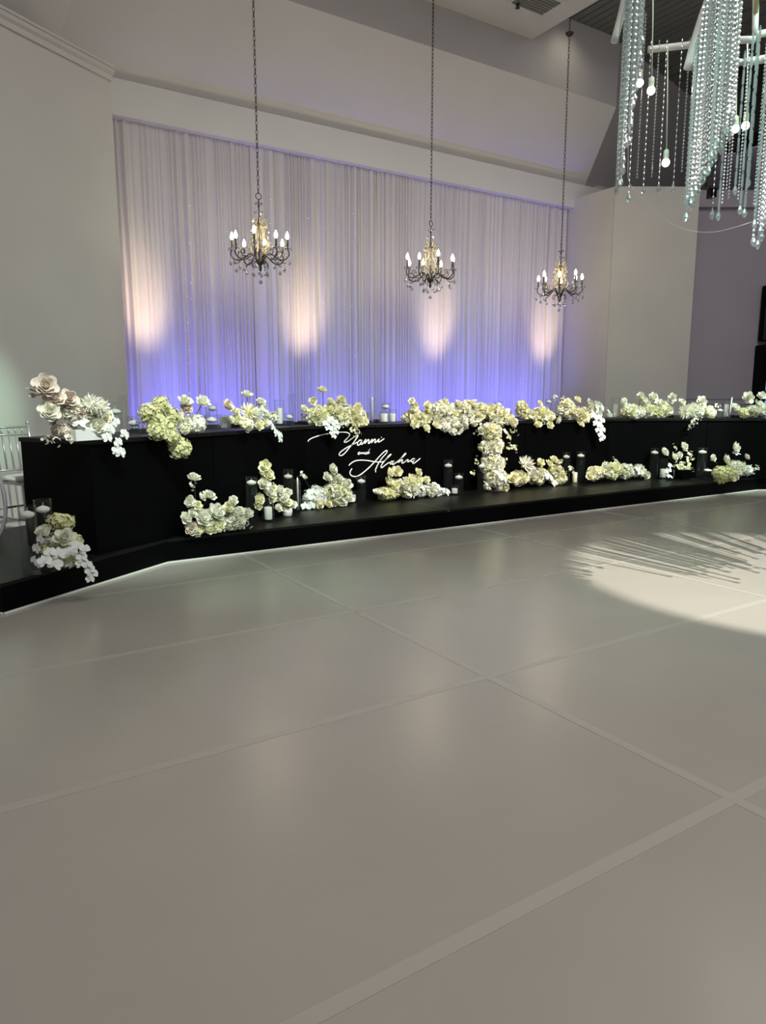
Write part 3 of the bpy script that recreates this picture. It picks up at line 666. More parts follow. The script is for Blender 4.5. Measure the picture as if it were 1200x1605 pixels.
def behind_front(b):                    # how far a point lies behind the front of the head table (negative: in front)
    return max(float(np.dot(np.array(b[:2]) - TB0, nL[:2])) if b[0] < 3.6 else -9, float(b[1] - 6.5) if 3.0 < b[0] < 8.0 else -9, float(np.dot(np.array(b[:2]) - TB1, nR[:2])) if b[0] > 7.6 else -9)
def on_deck(x, y, clear):
    b = at_z(x, y, PZ)
    while behind_front(b) > -clear: y += 0.5; b = at_z(x, y, PZ)
    return b
def Pf(label, x, y, wing='M', off=0.0):
    n = {'L': nL, 'M': nM, 'R': nR}[wing]; b = on_deck(x, y, 0.20 + off)  + n * (0.06 + off)
    return Arr(label, (b[0], b[1], PZ), n, PZ, GP)

# --- on the table, left to right
a = T('blush rose and orchid arrangement in a white tray at the left table end', 'L', 125)
p = a.pt(140, 684, 0.06) - a.b; tr = MB().box((-0.15, -0.05, 0), (0.15, 0.05, 0.075)).obj('tray', M['ceramic'], a.o); tr.location = (p[0], p[1], 0.001); tr.rotation_euler = (0, 0, AT)
a.blob(108, 648, 36, 24, BL, 11); a.blob(150, 655, 30, 24, CRW, 11); a.blob(98, 674, 24, 13, BL, 8); a.blob(85, 640, 18, 20, BL, 11)
for q in ((72, 604, 18, 'rose', 'blush'), (85, 622, 15, 'rose', 'blush'), (108, 623, 13, 'rose', 'blush'), (78, 645, 16, 'rose', 'white'), (152, 668, 16, 'rose', 'white'), (143, 634, 17, 'mum', 'white'), (158, 640, 15, 'mum', 'white'), (124, 662, 12, 'orchid', 'cool')): a.single(*q, fwd=0.10, d=(0.1 + fr_.uniform(-.25, .25), -1, .35 + fr_.uniform(-.2, .3)))
a.single(51, 620, 5, 'bud', 'blush', 0.0, None, (68, 618)); a.single(43, 609, 2.5, 'bud', 'blush', 0.0, None, (65, 617))
for q in ((72, 692, 7), (88, 690, 8), (108, 688, 9)): a.single(*q, 'filler', 'white', 0.17)
for q in ((173, 672, 11), (168, 686, 11), (182, 662, 9), (195, 681, 10), (185, 694, 10), (188, 709, 12), (181, 706, 9)): a.single(*q, 'orchid', 'cool', 0.18, -nL + np.array([0.1, 0, .15]))
a = T('lime hydrangea arrangement with one head hanging over the table edge', 'L', 260)
for q in ((251, 634, 16), (232, 648, 17), (243, 660, 19), (250, 640, 14), (268, 655, 17), (262, 672, 17), (246, 676, 14)): a.single(*q, 'hyd', 'lime', 0.02)
for q in ((268, 684, 15), (281, 702, 18)): a.single(*q, 'hyd', 'lime', 0.22)
a.single(290, 628, 12, 'rose', 'white', .03, (0.2, -.6, .8)); a.single(292, 640, 10, 'rose', 'blush'); a.single(318, 629, 12, 'rose', 'white', .03, (.2, -.5, .8), (306, 652)); a.single(280, 653, 9, 'rose', 'cream'); a.single(291, 660, 10, 'rose', 'white')
a.blob(307, 665, 17, 19, mix(rose_white=3, hyd_white=1), 11); a.single(290, 672, 9, 'hyd', 'cream')
a = T('arrangement of a yellow mum and cream roses with a drooping orchid spray', 'L', 395)
a.single(389, 648, 16, 'mum', 'cream', .06); a.single(386, 665, 12, 'hyd', 'cream', .06); a.single(406, 666, 9, 'rose', 'cream', .08); a.single(357, 635, 10, 'rose', 'blush'); a.single(369, 644, 8, 'rose', 'cream'); a.single(371, 658, 11, 'rose', 'cream'); a.single(361, 657, 8, 'rose', 'white')
a.single(387, 618, 9, 'rose', 'white', 0.0, (0, -.4, 1), (387, 636)); a.single(409, 629, 8, 'rose', 'white', 0.0, (.1, -.5, .8), (404, 642))
a.blob(410, 648, 14, 16, WH, 8); a.blob(428, 652, 12, 10, WH, 8); a.single(415, 662, 8, 'rose', 'cream')
for q in ((424, 664, 7), (428, 671, 7), (433, 679, 8), (439, 683, 8), (439, 689, 7)): a.single(*q, 'orchid', 'cool', 0.18, -nL + np.array([0.15, 0, .2]))
a = T('round cream rose arrangement with white orchids hanging over the names', 'M', 525)
a.blob(496, 654, 22, 17, CR, 8); a.blob(530, 650, 26, 22, CRW, 8); a.blob(556, 655, 20, 16, CR, 8)
for q in ((490, 629, 7), (477, 641, 7), (518, 629, 7), (535, 627, 8), (560, 640, 9), (500, 643, 9), (572, 660, 7), (516, 640, 9)): a.single(*q, 'rose', 'cream')
a.single(505, 611, 8, 'rose', 'cream', 0.0, (0, -.4, 1), (506, 642))
for q in ((511, 664, 7), (518, 658, 7), (525, 663, 7), (515, 671, 7), (522, 671, 7), (528, 669, 6), (521, 678, 6), (526, 677, 6), (523, 684, 5)): a.single(*q, 'orchid', 'cool', 0.20, -nM + np.array([0, 0, .3]))
for q in ((552, 675, 6), (560, 676, 6), (557, 682, 5)): a.single(*q, 'filler', 'cream', 0.18)
a = T('long cream rose garland spilling over the middle of the table', 'M', 700)
a.blob(650, 655, 22, 15, CR, 7); a.blob(688, 650, 34, 23, CRW, 7.5); a.blob(728, 648, 34, 20, CRW, 7.5); a.blob(768, 650, 28, 18, CR, 7.5); a.blob(712, 667, 24, 13, mix(rose_white=3, hyd_white=2, filler_white=1), 7.5, 0.10); a.blob(792, 660, 14, 12, CR, 6.5)
for q in ((645, 628, 5.5), (649, 637, 7), (670, 635, 7), (698, 630, 7), (718, 632, 6), (740, 632, 6), (752, 636, 6), (668, 671, 7.5), (650, 664, 7.5), (684, 666, 7.5), (760, 641, 6)): a.single(*q, 'rose', 'cream', .09)
a = T('cream cascade of roses falling from table top to platform', 'M', 772)
a.p0 = a.p0 - nM * 0.23; a.hang = False
a.blob(770, 678, 20, 16, CRW, 7.5, 0, .11); a.blob(770, 700, 23, 20, CRW, 8, 0, .12); a.blob(772, 727, 22, 20, mix(rose_white=3, rose_cream=2, filler_white=3, orchid_cool=1), 8, 0, .13); a.blob(778, 752, 22, 20, mix(orchid_cool=2, rose_white=2, rose_cream=3), 8, .05, .15)
for q in ((790, 677, 6), (803, 675, 6), (797, 686, 5), (799, 702, 6), (806, 701, 5), (748, 679, 5), (740, 743, 5), (747, 724, 5)): a.single(*q, 'filler', 'cream', 0.0)
a = T('cream rose cluster right of the cascade, two blooms dipping over the edge', 'M', 840)
a.blob(817, 640, 13, 13, CR, 6.5); a.blob(828, 653, 18, 12, CR, 6.5); a.blob(848, 651, 18, 14, CR, 6.5); a.blob(862, 655, 9, 11, CRW, 6)
for q in ((843, 665, 6), (862, 666, 6), (846, 632, 5)): a.single(*q, 'rose', 'cream', .12)
a = T('cream rose cluster with a white orchid cascade at the right table bend', 'M', 905)
a.blob(886, 638, 17, 16, CRW, 6.5); a.blob(902, 650, 22, 14, CR, 6.5); a.blob(930, 641, 17, 15, WH, 6.5); a.single(905, 626, 6, 'rose', 'cream'); a.single(910, 664, 6, 'rose', 'cream', .12); a.single(869, 622, 4, 'filler', 'cream'); a.single(920, 652, 7, 'rose', 'cream', .06); a.single(952, 646, 5, 'filler', 'white')
for q in ((930, 652, 7), (938, 655, 7), (943, 660, 6.5), (934, 664, 7), (940, 668, 7), (944, 674, 6), (937, 674, 6), (941, 681, 6), (945, 685, 5), (942, 689, 4.5)): a.single(*q, 'orchid', 'cool', .20, -nM + np.array([-.2, 0, .25]))
a = T('low white rose mound with four stemmed blooms on the right wing', 'R', 1010)
a.blob(990, 646, 20, 12, mix(rose_white=3, rose_cream=2, hyd_white=1), 6.5); a.blob(1018, 645, 20, 12, mix(rose_white=3, rose_cream=2), 6.5); a.blob(1040, 643, 14, 12, CRW, 6.5)
for q in ((977, 630, 7, (980, 640)), (1004, 620, 6, (1000, 640)), (1009, 627, 7, None), (1013, 632, 6, None), (1024, 623, 8, (1027, 640)), (1053, 624, 7, (1044, 640)), (1037, 634, 8, None), (1048, 643, 7, None)): a.single(*q[:3], 'rose', 'white', .03, None, q[3])
a = T('white mum and rose cluster with a short trailing sprig, right wing', 'R', 1092)
a.single(1074, 645, 12, 'mum', 'white', .06); a.single(1084, 647, 10, 'mum', 'white', .06); a.blob(1094, 643, 18, 13, mix(rose_white=3, filler_white=2, mum_white=1), 6.5); a.blob(1110, 646, 12, 10, CRW, 6.5); a.single(1100, 629, 8, 'rose', 'white'); a.single(1069, 630, 6, 'rose', 'white'); a.single(1122, 637, 5, 'filler', 'white')
for q in ((1090, 658, 5), (1085, 663, 5), (1081, 668, 4)): a.single(*q, 'filler', 'white', .18)
a = T('white rose arrangement cut off by the right picture edge', 'R', 1185)
a.blob(1180, 645, 15, 11, mix(rose_white=3, rose_cream=1), 7); a.blob(1202, 645, 15, 13, mix(rose_white=3, hyd_cool=1), 7); a.single(1153, 638, 7, 'rose', 'white'); a.single(1173, 623, 8.5, 'rose', 'white', .03, None, (1174, 640)); a.single(1193, 620, 7, 'rose', 'white', .03, None, (1194, 640)); a.single(1165, 647, 8, 'hyd', 'lime', .08); a.single(1190, 633, 8, 'rose', 'white')

# --- on the platform, left to right
a = Pf('hydrangea and white orchid arrangement on the left end of the platform', 95, 893, 'L', .02)
a.blob(95, 855, 32, 26, mix(hyd_lime=2, rose_white=2, orchid_cool=1), 12); a.blob(100, 878, 26, 14, mix(hyd_lime=1, orchid_cool=2), 11)
a.single(90, 817, 15, 'hyd', 'lime'); a.single(102, 818, 14, 'hyd', 'lime'); a.single(68, 833, 12, 'rose', 'white', .02, (-.3, -.5, .7), (86, 845)); a.single(102, 842, 15, 'rose', 'white', .12); a.single(118, 848, 12, 'hyd', 'lime', .06)
for q in ((63, 846, 9), (57, 860, 10), (53, 878, 8), (59, 884, 8)): a.single(*q, 'orchid', 'cool', .06, (-.8, -.5, .2))
for q in ((70, 880, 12), (86, 884, 13), (92, 868, 12), (110, 866, 12), (78, 866, 10)): a.single(*q, 'orchid', 'cool', .16, (0.1, -.8, .4))
for q in ((122, 857, 11), (133, 862, 10), (128, 874, 10), (126, 884, 9), (137, 885, 9), (141, 894, 10), (145, 900, 10), (141, 908, 8)): a.single(*q, 'orchid', 'cool', .24, (.3, -.8, .3))
a = Pf('loose white rose arrangement with tall blooms, left of the first vases', 330, 838)
a.blob(335, 822, 34, 16, CRW, 10, .02, .11); a.blob(372, 812, 18, 20, mix(rose_white=4, filler_white=1), 9, .02, .11)
for q in ((318, 810, 15, 'white'), (340, 802, 15, 'white'), (292, 811, 10, 'white'), (302, 804, 8, 'white'), (300, 828, 11, 'blush'), (310, 830, 10, 'cream'), (326, 828, 11, 'cream'), (338, 826, 10, 'cream'), (297, 786, 9, 'white'), (310, 792, 7, 'cream'), (365, 785, 9, 'white'), (358, 795, 9, 'cream'), (388, 804, 9, 'white'), (309, 838, 6, 'white')): a.single(*q[:3], 'rose', q[3], .08)
a.single(304, 748, 10, 'rose', 'white', .02, (0, -.3, 1), (306, 795)); a.single(300, 759, 6, 'filler', 'white', .02); a.single(329, 776, 10, 'rose', 'white', .02, (.3, -.5, .8), (314, 800)); a.single(317, 779, 7, 'bud', 'white', .02)
a = Pf('upright cream rose arrangement in a white pot behind the candle vases', 445, 803, 'M', .12)
p = a.pt(450, 798) - a.b; MB().lathe([(0.035, 0.001), (0.045, 0.01), (0.05, 0.085), (0.046, 0.085), (0.04, 0.02)], 14, (p[0], p[1], 0)).obj('pot', M['ceramic'], a.o, True)
for q in ((415, 730, 10), (421, 744, 10), (411, 742, 6), (414, 758, 11), (427, 762, 6), (424, 772, 9), (438, 768, 9), (450, 772, 8), (434, 779, 8), (446, 781, 8), (441, 788, 10), (451, 787, 7), (407, 782, 9), (405, 793, 7), (458, 791, 8), (436, 796, 7), (427, 780, 8), (445, 796, 7)): a.single(*q, 'rose', 'cream' if q[0] % 2 else 'white', fr_.uniform(0, .06), None, (440, 795) if q[1] < 776 else None)
a = Pf('mixed arrangement of pale hydrangea and cream roses below the left of the names', 510, 797, 'M', .05)
a.blob(490, 780, 22, 19, mix(hyd_cool=2, orchid_cool=2), 9); a.blob(525, 775, 26, 20, CRW, 8.5); a.blob(525, 755, 16, 14, CRW, 8); a.single(478, 795, 8, 'orchid', 'cool', .1); a.single(488, 797, 8, 'orchid', 'cool', .1); a.single(500, 792, 10, 'rose', 'cream', .1); a.single(514, 792, 8, 'rose', 'cream', .1)
for q in ((521, 735, 9), (513, 747, 8), (543, 760, 10), (534, 774, 9), (547, 780, 9), (524, 786, 8), (537, 789, 8), (532, 750, 7)): a.single(*q, 'rose', 'white', .06)
a.single(474, 747, 7, 'filler', 'white', .02, None, (485, 764))
a = Pf('wide cream rose mound trailing white orchids, below the right of the names', 640, 783, 'M', .05)
a.blob(632, 764, 30, 17, mix(rose_cream=3, rose_white=2, hyd_cream=1), 8.5); a.blob(606, 773, 16, 11, mix(rose_cream=2, hyd_lime=1), 8); a.blob(665, 770, 26, 14, mix(orchid_cool=4, rose_white=1), 8); a.blob(690, 774, 16, 8, ORC, 7)
for q in ((611, 741, 8), (610, 755, 8), (622, 739, 9), (656, 741, 7), (655, 752, 10), (668, 752, 7), (645, 750, 8)): a.single(*q, 'rose', 'cream', .03)
a.single(592, 771, 8, 'bud', 'white', .04, (-.2, -.3, 1)); a.single(702, 779, 7, 'orchid', 'cool', .06); a.single(683, 764, 7, 'orchid', 'cool', .05); a.single(640, 783, 7, 'filler', 'white', .1)
a = Pf('cream rose and mum garland on the platform, right of the cascade', 845, 764, 'M', .06)
a.blob(812, 750, 18, 14, CR, 7.5); a.blob(842, 746, 22, 15, mix(rose_cream=3, rose_white=2, orchid_cool=1), 7.5); a.blob(872, 745, 18, 17, CRW, 7.5); a.single(822, 729, 14, 'mum', 'white', .04); a.single(805, 749, 9, 'rose', 'cream', .1); a.single(847, 725, 7, 'rose', 'cream'); a.single(868, 720, 7, 'rose', 'cream'); a.single(861, 727, 7, 'rose', 'cream'); a.single(876, 725, 6, 'filler', 'cream'); a.single(860, 748, 9, 'orchid', 'cool', .12); a.single(869, 760, 7, 'orchid', 'cool', .12); a.single(893, 735, 6, 'filler', 'white', .05)
a = Pf('low mound of cream and white roses between two pairs of vases', 965, 757, 'M', .06)
a.blob(932, 741, 17, 12, CRW, 7); a.blob(955, 737, 18, 14, CR, 7); a.blob(978, 738, 18, 14, CRW, 7); a.blob(1000, 738, 15, 11, WH, 7); a.single(925, 745, 8, 'rose', 'cream', .1); a.single(1014, 745, 6, 'rose', 'white', .08); a.single(965, 722, 4, 'filler', 'white'); a.single(968, 728, 6, 'filler', 'white')
a = Pf('airy arrangement in a white pot with two high white blooms, right wing', 1062, 751, 'M', .05)
p = a.pt(1062.5, 744) - a.b; MB().lathe([(0.05, 0.001), (0.06, 0.006), (0.064, 0.12), (0.06, 0.12), (0.05, 0.03)], 16, (p[0], p[1], 0)).obj('pot', M['ceramic'], a.o, True)
for q in ((1041, 708, 7.5, 'rose'), (1072, 700, 8, 'rose'), (1057, 716, 7, 'rose'), (1065, 713, 6, 'rose')): a.single(*q, 'white', .02, None, (1064, 735))
for q in ((1058, 702, 4), (1075, 720, 6), (1080, 713, 5), (1084, 718, 5), (1068, 728, 7), (1078, 730, 7), (1086, 733, 6), (1072, 735, 7), (1062, 732, 6)): a.single(*q, 'filler', 'cream', .03, None, (1066, 738))
for q in ((1050, 730, 6), (1047, 738, 6), (1049, 747, 6)): a.single(*q, 'orchid', 'cool', .06)
a = Pf('spreading lime hydrangea and white bloom arrangement at the platform right end', 1145, 755, 'M', .02)
a.blob(1134, 742, 19, 13, mix(hyd_lime=3, mum_lime=1), 8.5); a.blob(1152, 735, 17, 13, mix(mum_white=2, rose_white=2, orchid_cool=1), 7.5); a.blob(1168, 738, 13, 10, mix(orchid_cool=2, mum_white=1), 7); a.single(1153, 702, 9, 'rose', 'white', .02, None, (1152, 725)); a.single(1154, 711, 8, 'orchid', 'cool', .03, (0, -.4, .8)); a.single(1117, 718, 6, 'rose', 'white', .02, None, (1127, 732)); a.single(1138, 720, 8, 'rose', 'white'); a.single(1170, 716, 6, 'rose', 'blush', .02, None, (1164, 730)); a.single(1147, 752, 6.5, 'rose', 'cream', .1); a.single(1153, 746, 6, 'rose', 'blush', .1); a.single(1178, 733, 6, 'filler', 'white'); a.single(1186, 735, 4, 'filler', 'white')

# ------------------------------------------------------------------ glass vases and candles
def vase(base, h, r, loc, tall=True, candle='float', czfrac=0.86, label=None, wall=0.0045, ch=None, cr=None):
    """glass cylinder standing at base; candle: float, pillar, taper or None"""
    x_, y_, z_ = base
    t = empty('glass_vase', (x_, y_, z_ + 0.0012))
    MB().lathe([(r * .96, 0.0), (r, 0.006), (r, h), (r - wall, h), (r - wall, 0.018), (0.001, 0.016)], 20).obj('cylinder', M['glass'], t, True)
    MB().torus((0, 0, h - 0.002), r - wall * .5, wall * .75, 'z', 20, 5).obj('rim', M['glass'], t, True)
    if candle == 'float':
        MB().lathe([(r - wall * 1.4, 0.02), (r - wall * 1.4, h * czfrac - 0.012)], 18).obj('water', M['water'], t, True)
    tag(t, label or (('tall' if tall else 'short') + ' clear glass cylinder vase ' + loc), 'vase', 'clear glass candle vases')
    if candle is None: return
    c = empty('candle', (x_, y_, z_ + 0.02)); q = r - wall * 2.2
    if candle == 'float':
        zc = h * czfrac - 0.02
        MB().lathe([(q * .45, zc - .016), (q * .86, zc - .006), (q * .98, zc + .008), (q * .80, zc + .018), (q * .3, zc + .028), (0.004, zc + .030)], 18).obj('wax', M['wax'], c, True)
        MB().tube([(0, 0, zc + .028), (0.002, 0, zc + .05)], 0.0018, 5).obj('wick', M['wick'], c)
        tag(c, 'white floating candle in the vase ' + loc, 'candle', 'candles in glass vases'); c.location[2] = z_ + .0
        c.location[2] = z_ + 0.012
    elif candle == 'pillar':
        hh = ch or h * .5; rr = cr or q
        MB().lathe([(rr * .98, 0.0), (rr, 0.004), (rr, hh - .004), (rr * .94, hh), (rr * .5, hh - .003), (0.003, hh - .004)], 18).obj('wax', M['wax'], c, True)
        MB().tube([(0, 0, hh - .004), (0.001, 0, hh + .014)], 0.0018, 5).obj('wick', M['wick'], c)
        tag(c, 'white pillar candle in the glass ' + loc, 'candle', 'candles in glass vases')
    else:
        hh = ch or h * .8
        MB().lathe([(0.011, 0.0), (0.009, hh), (0.004, hh + .012)], 10).obj('wax', M['wax'], c, True)
        MB().tube([(0, 0, hh + .01), (0.001, 0, hh + .025)], 0.0016, 5).obj('wick', M['wick'], c)
        tag(c, 'white taper candle in the glass ' + loc, 'candle', 'candles in glass vases')
def pv(x0, x1, yt, yb, loc, **k):      # on the platform: pixel extents of the glass
    b = at_z((x0 + x1) / 2, yb - 1.0, PZ); s = mpp(b); r = (x1 - x0) / 2 * s; b = on_deck((x0 + x1) / 2, yb - 1.0 - 0.3 * (x1 - x0) * .3, r + 0.02)
    tp = at_plane((x0 + x1) / 2, yt, b, (FW[0], FW[1], 0)); vase(b, tp[2] - PZ, (x1 - x0) / 2 * mpp(b), loc, **k)
def tv(x0, x1, yt, yb, wing, off, loc, **k):   # on the table, off metres behind the front edge
    n, p0 = {'L': (nL, TL), 'M': (nM, TB0), 'R': (nR, TB1)}[wing]
    p0 = np.array([p0[0], p0[1], 0]) + n * off; b = at_plane((x0 + x1) / 2, yb, p0, n); b[2] = TZ; s = mpp(b); top = at_plane((x0 + x1) / 2, yt, p0, n)
    vase(b, max(top[2] - TZ, 0.06), (x1 - x0) / 2 * s, loc, **k)
# on the platform
pv(37, 64, 793, 892, 'in front, left of the platform hydrangeas', czfrac=.88)
pv(62, 88, 783, 872, 'at the back, half behind the platform hydrangeas', czfrac=.87)
pv(386, 405, 748, 818, 'left of the upright rose pot', czfrac=.88)
pv(411, 430, 782, 820, 'standing low before the upright rose pot', tall=False, candle='pillar', ch=.11, cr=.035)
pv(444, 461, 736, 800, 'behind the upright rose pot', czfrac=.84)
pv(462, 472, 752, 804, 'right of the upright rose pot, very slim', candle='taper', ch=.30)
pv(558, 574, 746, 789, 'standing under the cursive names', czfrac=.80)
pv(547, 559, 770, 787, 'beside the tall vase under the names', tall=False, candle='pillar', ch=.06)
pv(694, 709, 721, 773, 'left of the cascade, the taller of two', czfrac=.84)
pv(711, 726, 742, 777, 'left of the cascade, the lower of two', czfrac=.82)
pv(706, 718, 761, 778, 'before the two vases left of the cascade', tall=False, candle='pillar', ch=.055)
pv(747, 761, 726, 774, 'touching the left foot of the cascade', czfrac=.90)
pv(879, 892, 709, 757, 'right of the garland, left of a pair', czfrac=.86)
pv(901, 915, 708, 757, 'right of the garland, right of a pair', czfrac=.87)
pv(1016, 1030, 703, 752, 'right of the low rose mound', czfrac=.87)
pv(1031, 1045, 719, 752, 'beside the airy white pot', candle='pillar', ch=.115, cr=.042)
pv(1090, 1105, 702, 751, 'behind the small square glass, right wing', czfrac=.87)
# pillar candle standing free
b = at_z(900, 756, PZ); c = empty('candle', (b[0], b[1], PZ + .001)); MB().lathe([(.03, 0), (.032, .003), (.032, .125), (.028, .131), (.003, .128)], 16).obj('wax', M['waxc'], c, True); MB().tube([(0, 0, .127), (0, 0, .145)], .002, 5).obj('wick', M['wick'], c)
tag(c, 'cream pillar candle standing free between the pair of vases', 'candle')
# square votive glass and black block on the right
b = at_z(1107.5, 751, PZ); t = empty('square_glass', (b[0], b[1], PZ + .001), R_(-30)); gl = MB()
for lo, hi in (((-.062, -.062, 0), (.062, .062, .012)), ((-.062, -.062, .012), (-.057, .062, .135)), ((.057, -.062, .012), (.062, .062, .135)), ((-.057, -.062, .012), (.057, -.057, .135)), ((-.057, .057, .012), (.057, .062, .135))): gl.box(lo, hi)
gl.obj('glass_walls', M['glass'], t); tag(t, 'small square glass holding a floating candle, right wing', 'vase')
c = empty('candle', (b[0], b[1], PZ + .02)); MB().lathe([(.03, .085), (.048, .092), (.052, .103), (.04, .112), (.004, .118)], 16).obj('wax', M['wax'], c, True); MB().tube([(0, 0, .115), (0, 0, .135)], .0018, 5).obj('wick', M['wick'], c); tag(c, 'white floating candle in the small square glass', 'candle')
b = at_z(1079, 752, PZ) + np.array([0.0, .10, 0]); t = empty('black_planter', (b[0], b[1], PZ + .001), R_(-5)); MB().box((-.075, -.07, 0), (.075, .07, .115)).obj('box', M['black'], t); MB().box((-.08, -.075, .115), (.08, .075, .128)).obj('rim', M['black'], t); tag(t, 'small black planter box beside the white pot', 'planter')
# on the table
tv(170, 193, 631, 672, 'L', .42, 'behind the drooping orchids, left table end', czfrac=.72)
tv(188, 200, 621, 666, 'L', .60, 'tallest behind the blush flowers, left table end', candle=None)
tv(200, 221, 653, 684, 'L', .20, 'left of the lime hydrangeas', tall=False, czfrac=.66)
tv(325, 342, 632, 668, 'L', .55, 'right of the lime hydrangeas, the rear one', czfrac=.80)
tv(322, 343, 650, 676, 'L', .22, 'right of the lime hydrangeas, the front one', tall=False, czfrac=.68)
tv(344, 363, 650, 677, 'L', .16, 'wide and low, left of the yellow mum', tall=False, candle='pillar', ch=.10)
tv(430, 446, 627, 668, 'L', .30, 'right of the yellow mum', candle='pillar', ch=.16, cr=.034)
tv(446, 461, 648, 669, 'M', .22, 'low, left of the round rose arrangement', tall=False, czfrac=.72)
tv(452, 463, 618, 668, 'M', .50, 'slim, left of the round rose arrangement', candle=None)
tv(578, 588, 624, 667, 'M', .22, 'slim, right of the round rose arrangement', candle='taper', ch=.26)
tv(594, 609, 646, 667, 'M', .18, 'between the slim glass and the garland', tall=False, candle='pillar', ch=.09)
tv(597, 612, 632, 662, 'M', .45, 'behind the low candles left of the garland', czfrac=.82)
tv(609, 621, 642, 667, 'M', .18, 'next to the left end of the garland', tall=False, candle='pillar', ch=.09)
tv(774, 787, 629, 660, 'M', .45, 'behind the right end of the garland', czfrac=.85)
tv(786, 800, 645, 664, 'M', .18, 'at the right end of the garland', tall=False, candle='pillar', ch=.13)
tv(853, 864, 625, 658, 'M', .40, 'behind the cluster right of the cascade', czfrac=.85)
tv(957, 970, 624, 656, 'R', .14, 'left of the low white rose mound', candle='pillar', ch=.17, cr=.036)
tv(948, 960, 646, 656, 'R', .10, 'tiny, beside the orchid cascade', tall=False, candle='pillar', ch=.05)
tv(1121, 1133, 638, 656, 'R', .20, 'low, right of the mum cluster', tall=False, czfrac=.7)
tv(1131, 1142, 624, 656, 'R', .25, 'right of the mum cluster', candle='pillar', ch=.17, cr=.03)
b = at_plane(1142, 654, np.array([TB1[0], TB1[1], 0]) + nR * .18, nR); tp = at_plane(1147, 622, np.array([TB1[0], TB1[1], 0]) + nR * .18, nR)
c = empty('candle', (b[0], b[1], TZ + .001)); dv = tp - b; dv[2] = tp[2] - TZ
MB().lathe([(.001, 0), (.028, 0), (.030, .006), (.012, .014), (.014, .04), (.011, .04)], 12).obj('holder', M['glass'], c, True)
MB().tube([(0, 0, .01), tuple(dv * .5), tuple(dv * .97)], [.011, .010, .008], 8).obj('wax', M['wax'], c, True); MB().tube([tuple(dv * .97), tuple(dv * 1.03)], .0018, 5).obj('wick', M['wick'], c)
tag(c, 'slim white taper candle leaning on the right wing table', 'candle')
# black napkins at the place settings
nap = MB(); nap.box((-.075, -.10, 0), (.075, .10, .012)); nap.box((-.065, -.085, .012), (.02, .06, .026)); nap.box((-.03, -.05, .026), (.06, .05, .036))
nme = nap.mesh('napkin', M['blackfab'])
for x_, wing, lb in ((215, 'L', 'in the low vase, left of the hydrangeas'), (332, 'L', 'beside the stacked vases right of the hydrangeas'), (368, 'L', 'under the blush rose left of the yellow mum'), (450, 'L', 'by the low vase left of the round roses'), (474, 'M', 'left of the round rose arrangement'), (590, 'M', 'right of the round rose arrangement'), (806, 'M', 'between the garland and the next rose cluster'), (873, 'M', 'between the two clusters right of the cascade'), (1056, 'R', 'between the two white clusters, right wing'), (1150, 'R', 'beside the leaning taper candle')):
    n, p0 = {'L': (nL, TL), 'M': (nM, TB0), 'R': (nR, TB1)}[wing]; b = at_plane(x_, 665, np.array([p0[0], p0[1], 0]) + n * .44, n)
    o = link('napkin', nme); o.location = (b[0], b[1], TZ + .0008); o.rotation_euler = (0, 0, math.atan2(n[1], n[0]) - math.pi / 2 + .15)
    tag(o, 'folded black napkin ' + lb, 'napkin', 'black napkins on the head table')

# ------------------------------------------------------------------ chairs
def make_chair():
    t = empty('banquet_chair'); H = .88
    MB().box((-.19, -.19, .43), (.19, .20, .452)).obj('seat', M['silver'], t)
    MB().lathe([(.02, .0), (.19, 0), (.2, .018), (.18, .035), (.02, .04)], 20, (0, 0, .453)).obj('cushion', M['ceramic'], t, True)
    for sx in (-1, 1):
        MB().tube([(sx * .17, -.17, 0), (sx * .175, -.175, .43)], [.012, .016], 8).obj('leg', M['silver'], t, True)
        MB().tube(catmull([(sx * .175, .22, 0), (sx * .178, .18, .30), (sx * .178, .185, .48), (sx * .178, .235, H)], 3), .014, 8).ball((sx * .178, .238, H + .012), .016, 8, 5).obj('back_post', M['silver'], t, True)
        MB().tube([(sx * .175, -.17, .16), (sx * .177, .19, .16)], .009, 6).obj('stretcher', M['silver'], t, True)
    for z_, yy in ((.86, .232), (.80, .226), (.52, .19)):
        MB().tube([(-.178, yy, z_), (.178, yy, z_)], .010, 6).obj('back_rail', M['silver'], t, True)
    for i in range(5):
        xx = -.12 + i * .06; MB().tube([(xx, .19, .52), (xx, .226, .80)], .0075, 6).obj('spindle', M['silver'], t, True); MB().tube([(xx, .226, .80), (xx, .232, .86)], .006, 6).obj('spindle', M['silver'], t, True)
    for yy, z_ in ((-.172, .22), (.195, .22)): MB().tube([(-.175, yy, z_), (.175, yy, z_)], .009, 6).obj('stretcher', M['silver'], t, True)
    return t
ch0 = make_chair()
spots = [((.65, 6.26), AT - .02, 'silver spindle-back chair at the far left, beyond the table end'), (tuple(TL + uL * 1.75 + nL[:2] * 1.02), AT, 'silver spindle-back chair behind the lime hydrangea table unit'), (tuple(TL + uL * 2.4 + nL[:2] * 1.0), AT, 'silver spindle-back chair behind the yellow mum arrangement'),
         ((3.30, 7.62), 0, 'silver spindle-back chair just left of the round rose arrangement'), ((4.02, 7.62), 0, 'silver spindle-back chair just right of the round rose arrangement'), ((4.60, 7.62), 0, 'silver spindle-back chair at the left end of the garland'), ((6.10, 7.62), 0, 'silver spindle-back chair behind the right end of the garland'), ((7.05, 7.62), 0, 'silver spindle-back chair behind the clusters right of the cascade'),
         (tuple(TB1 + uR * 1.05 + nR[:2] * 1.0), -AT, 'silver spindle-back chair behind the low white rose mound'), (tuple(TB1 + uR * 1.80 + nR[:2] * 1.0), -AT, 'silver spindle-back chair by the leaning taper, right wing')]
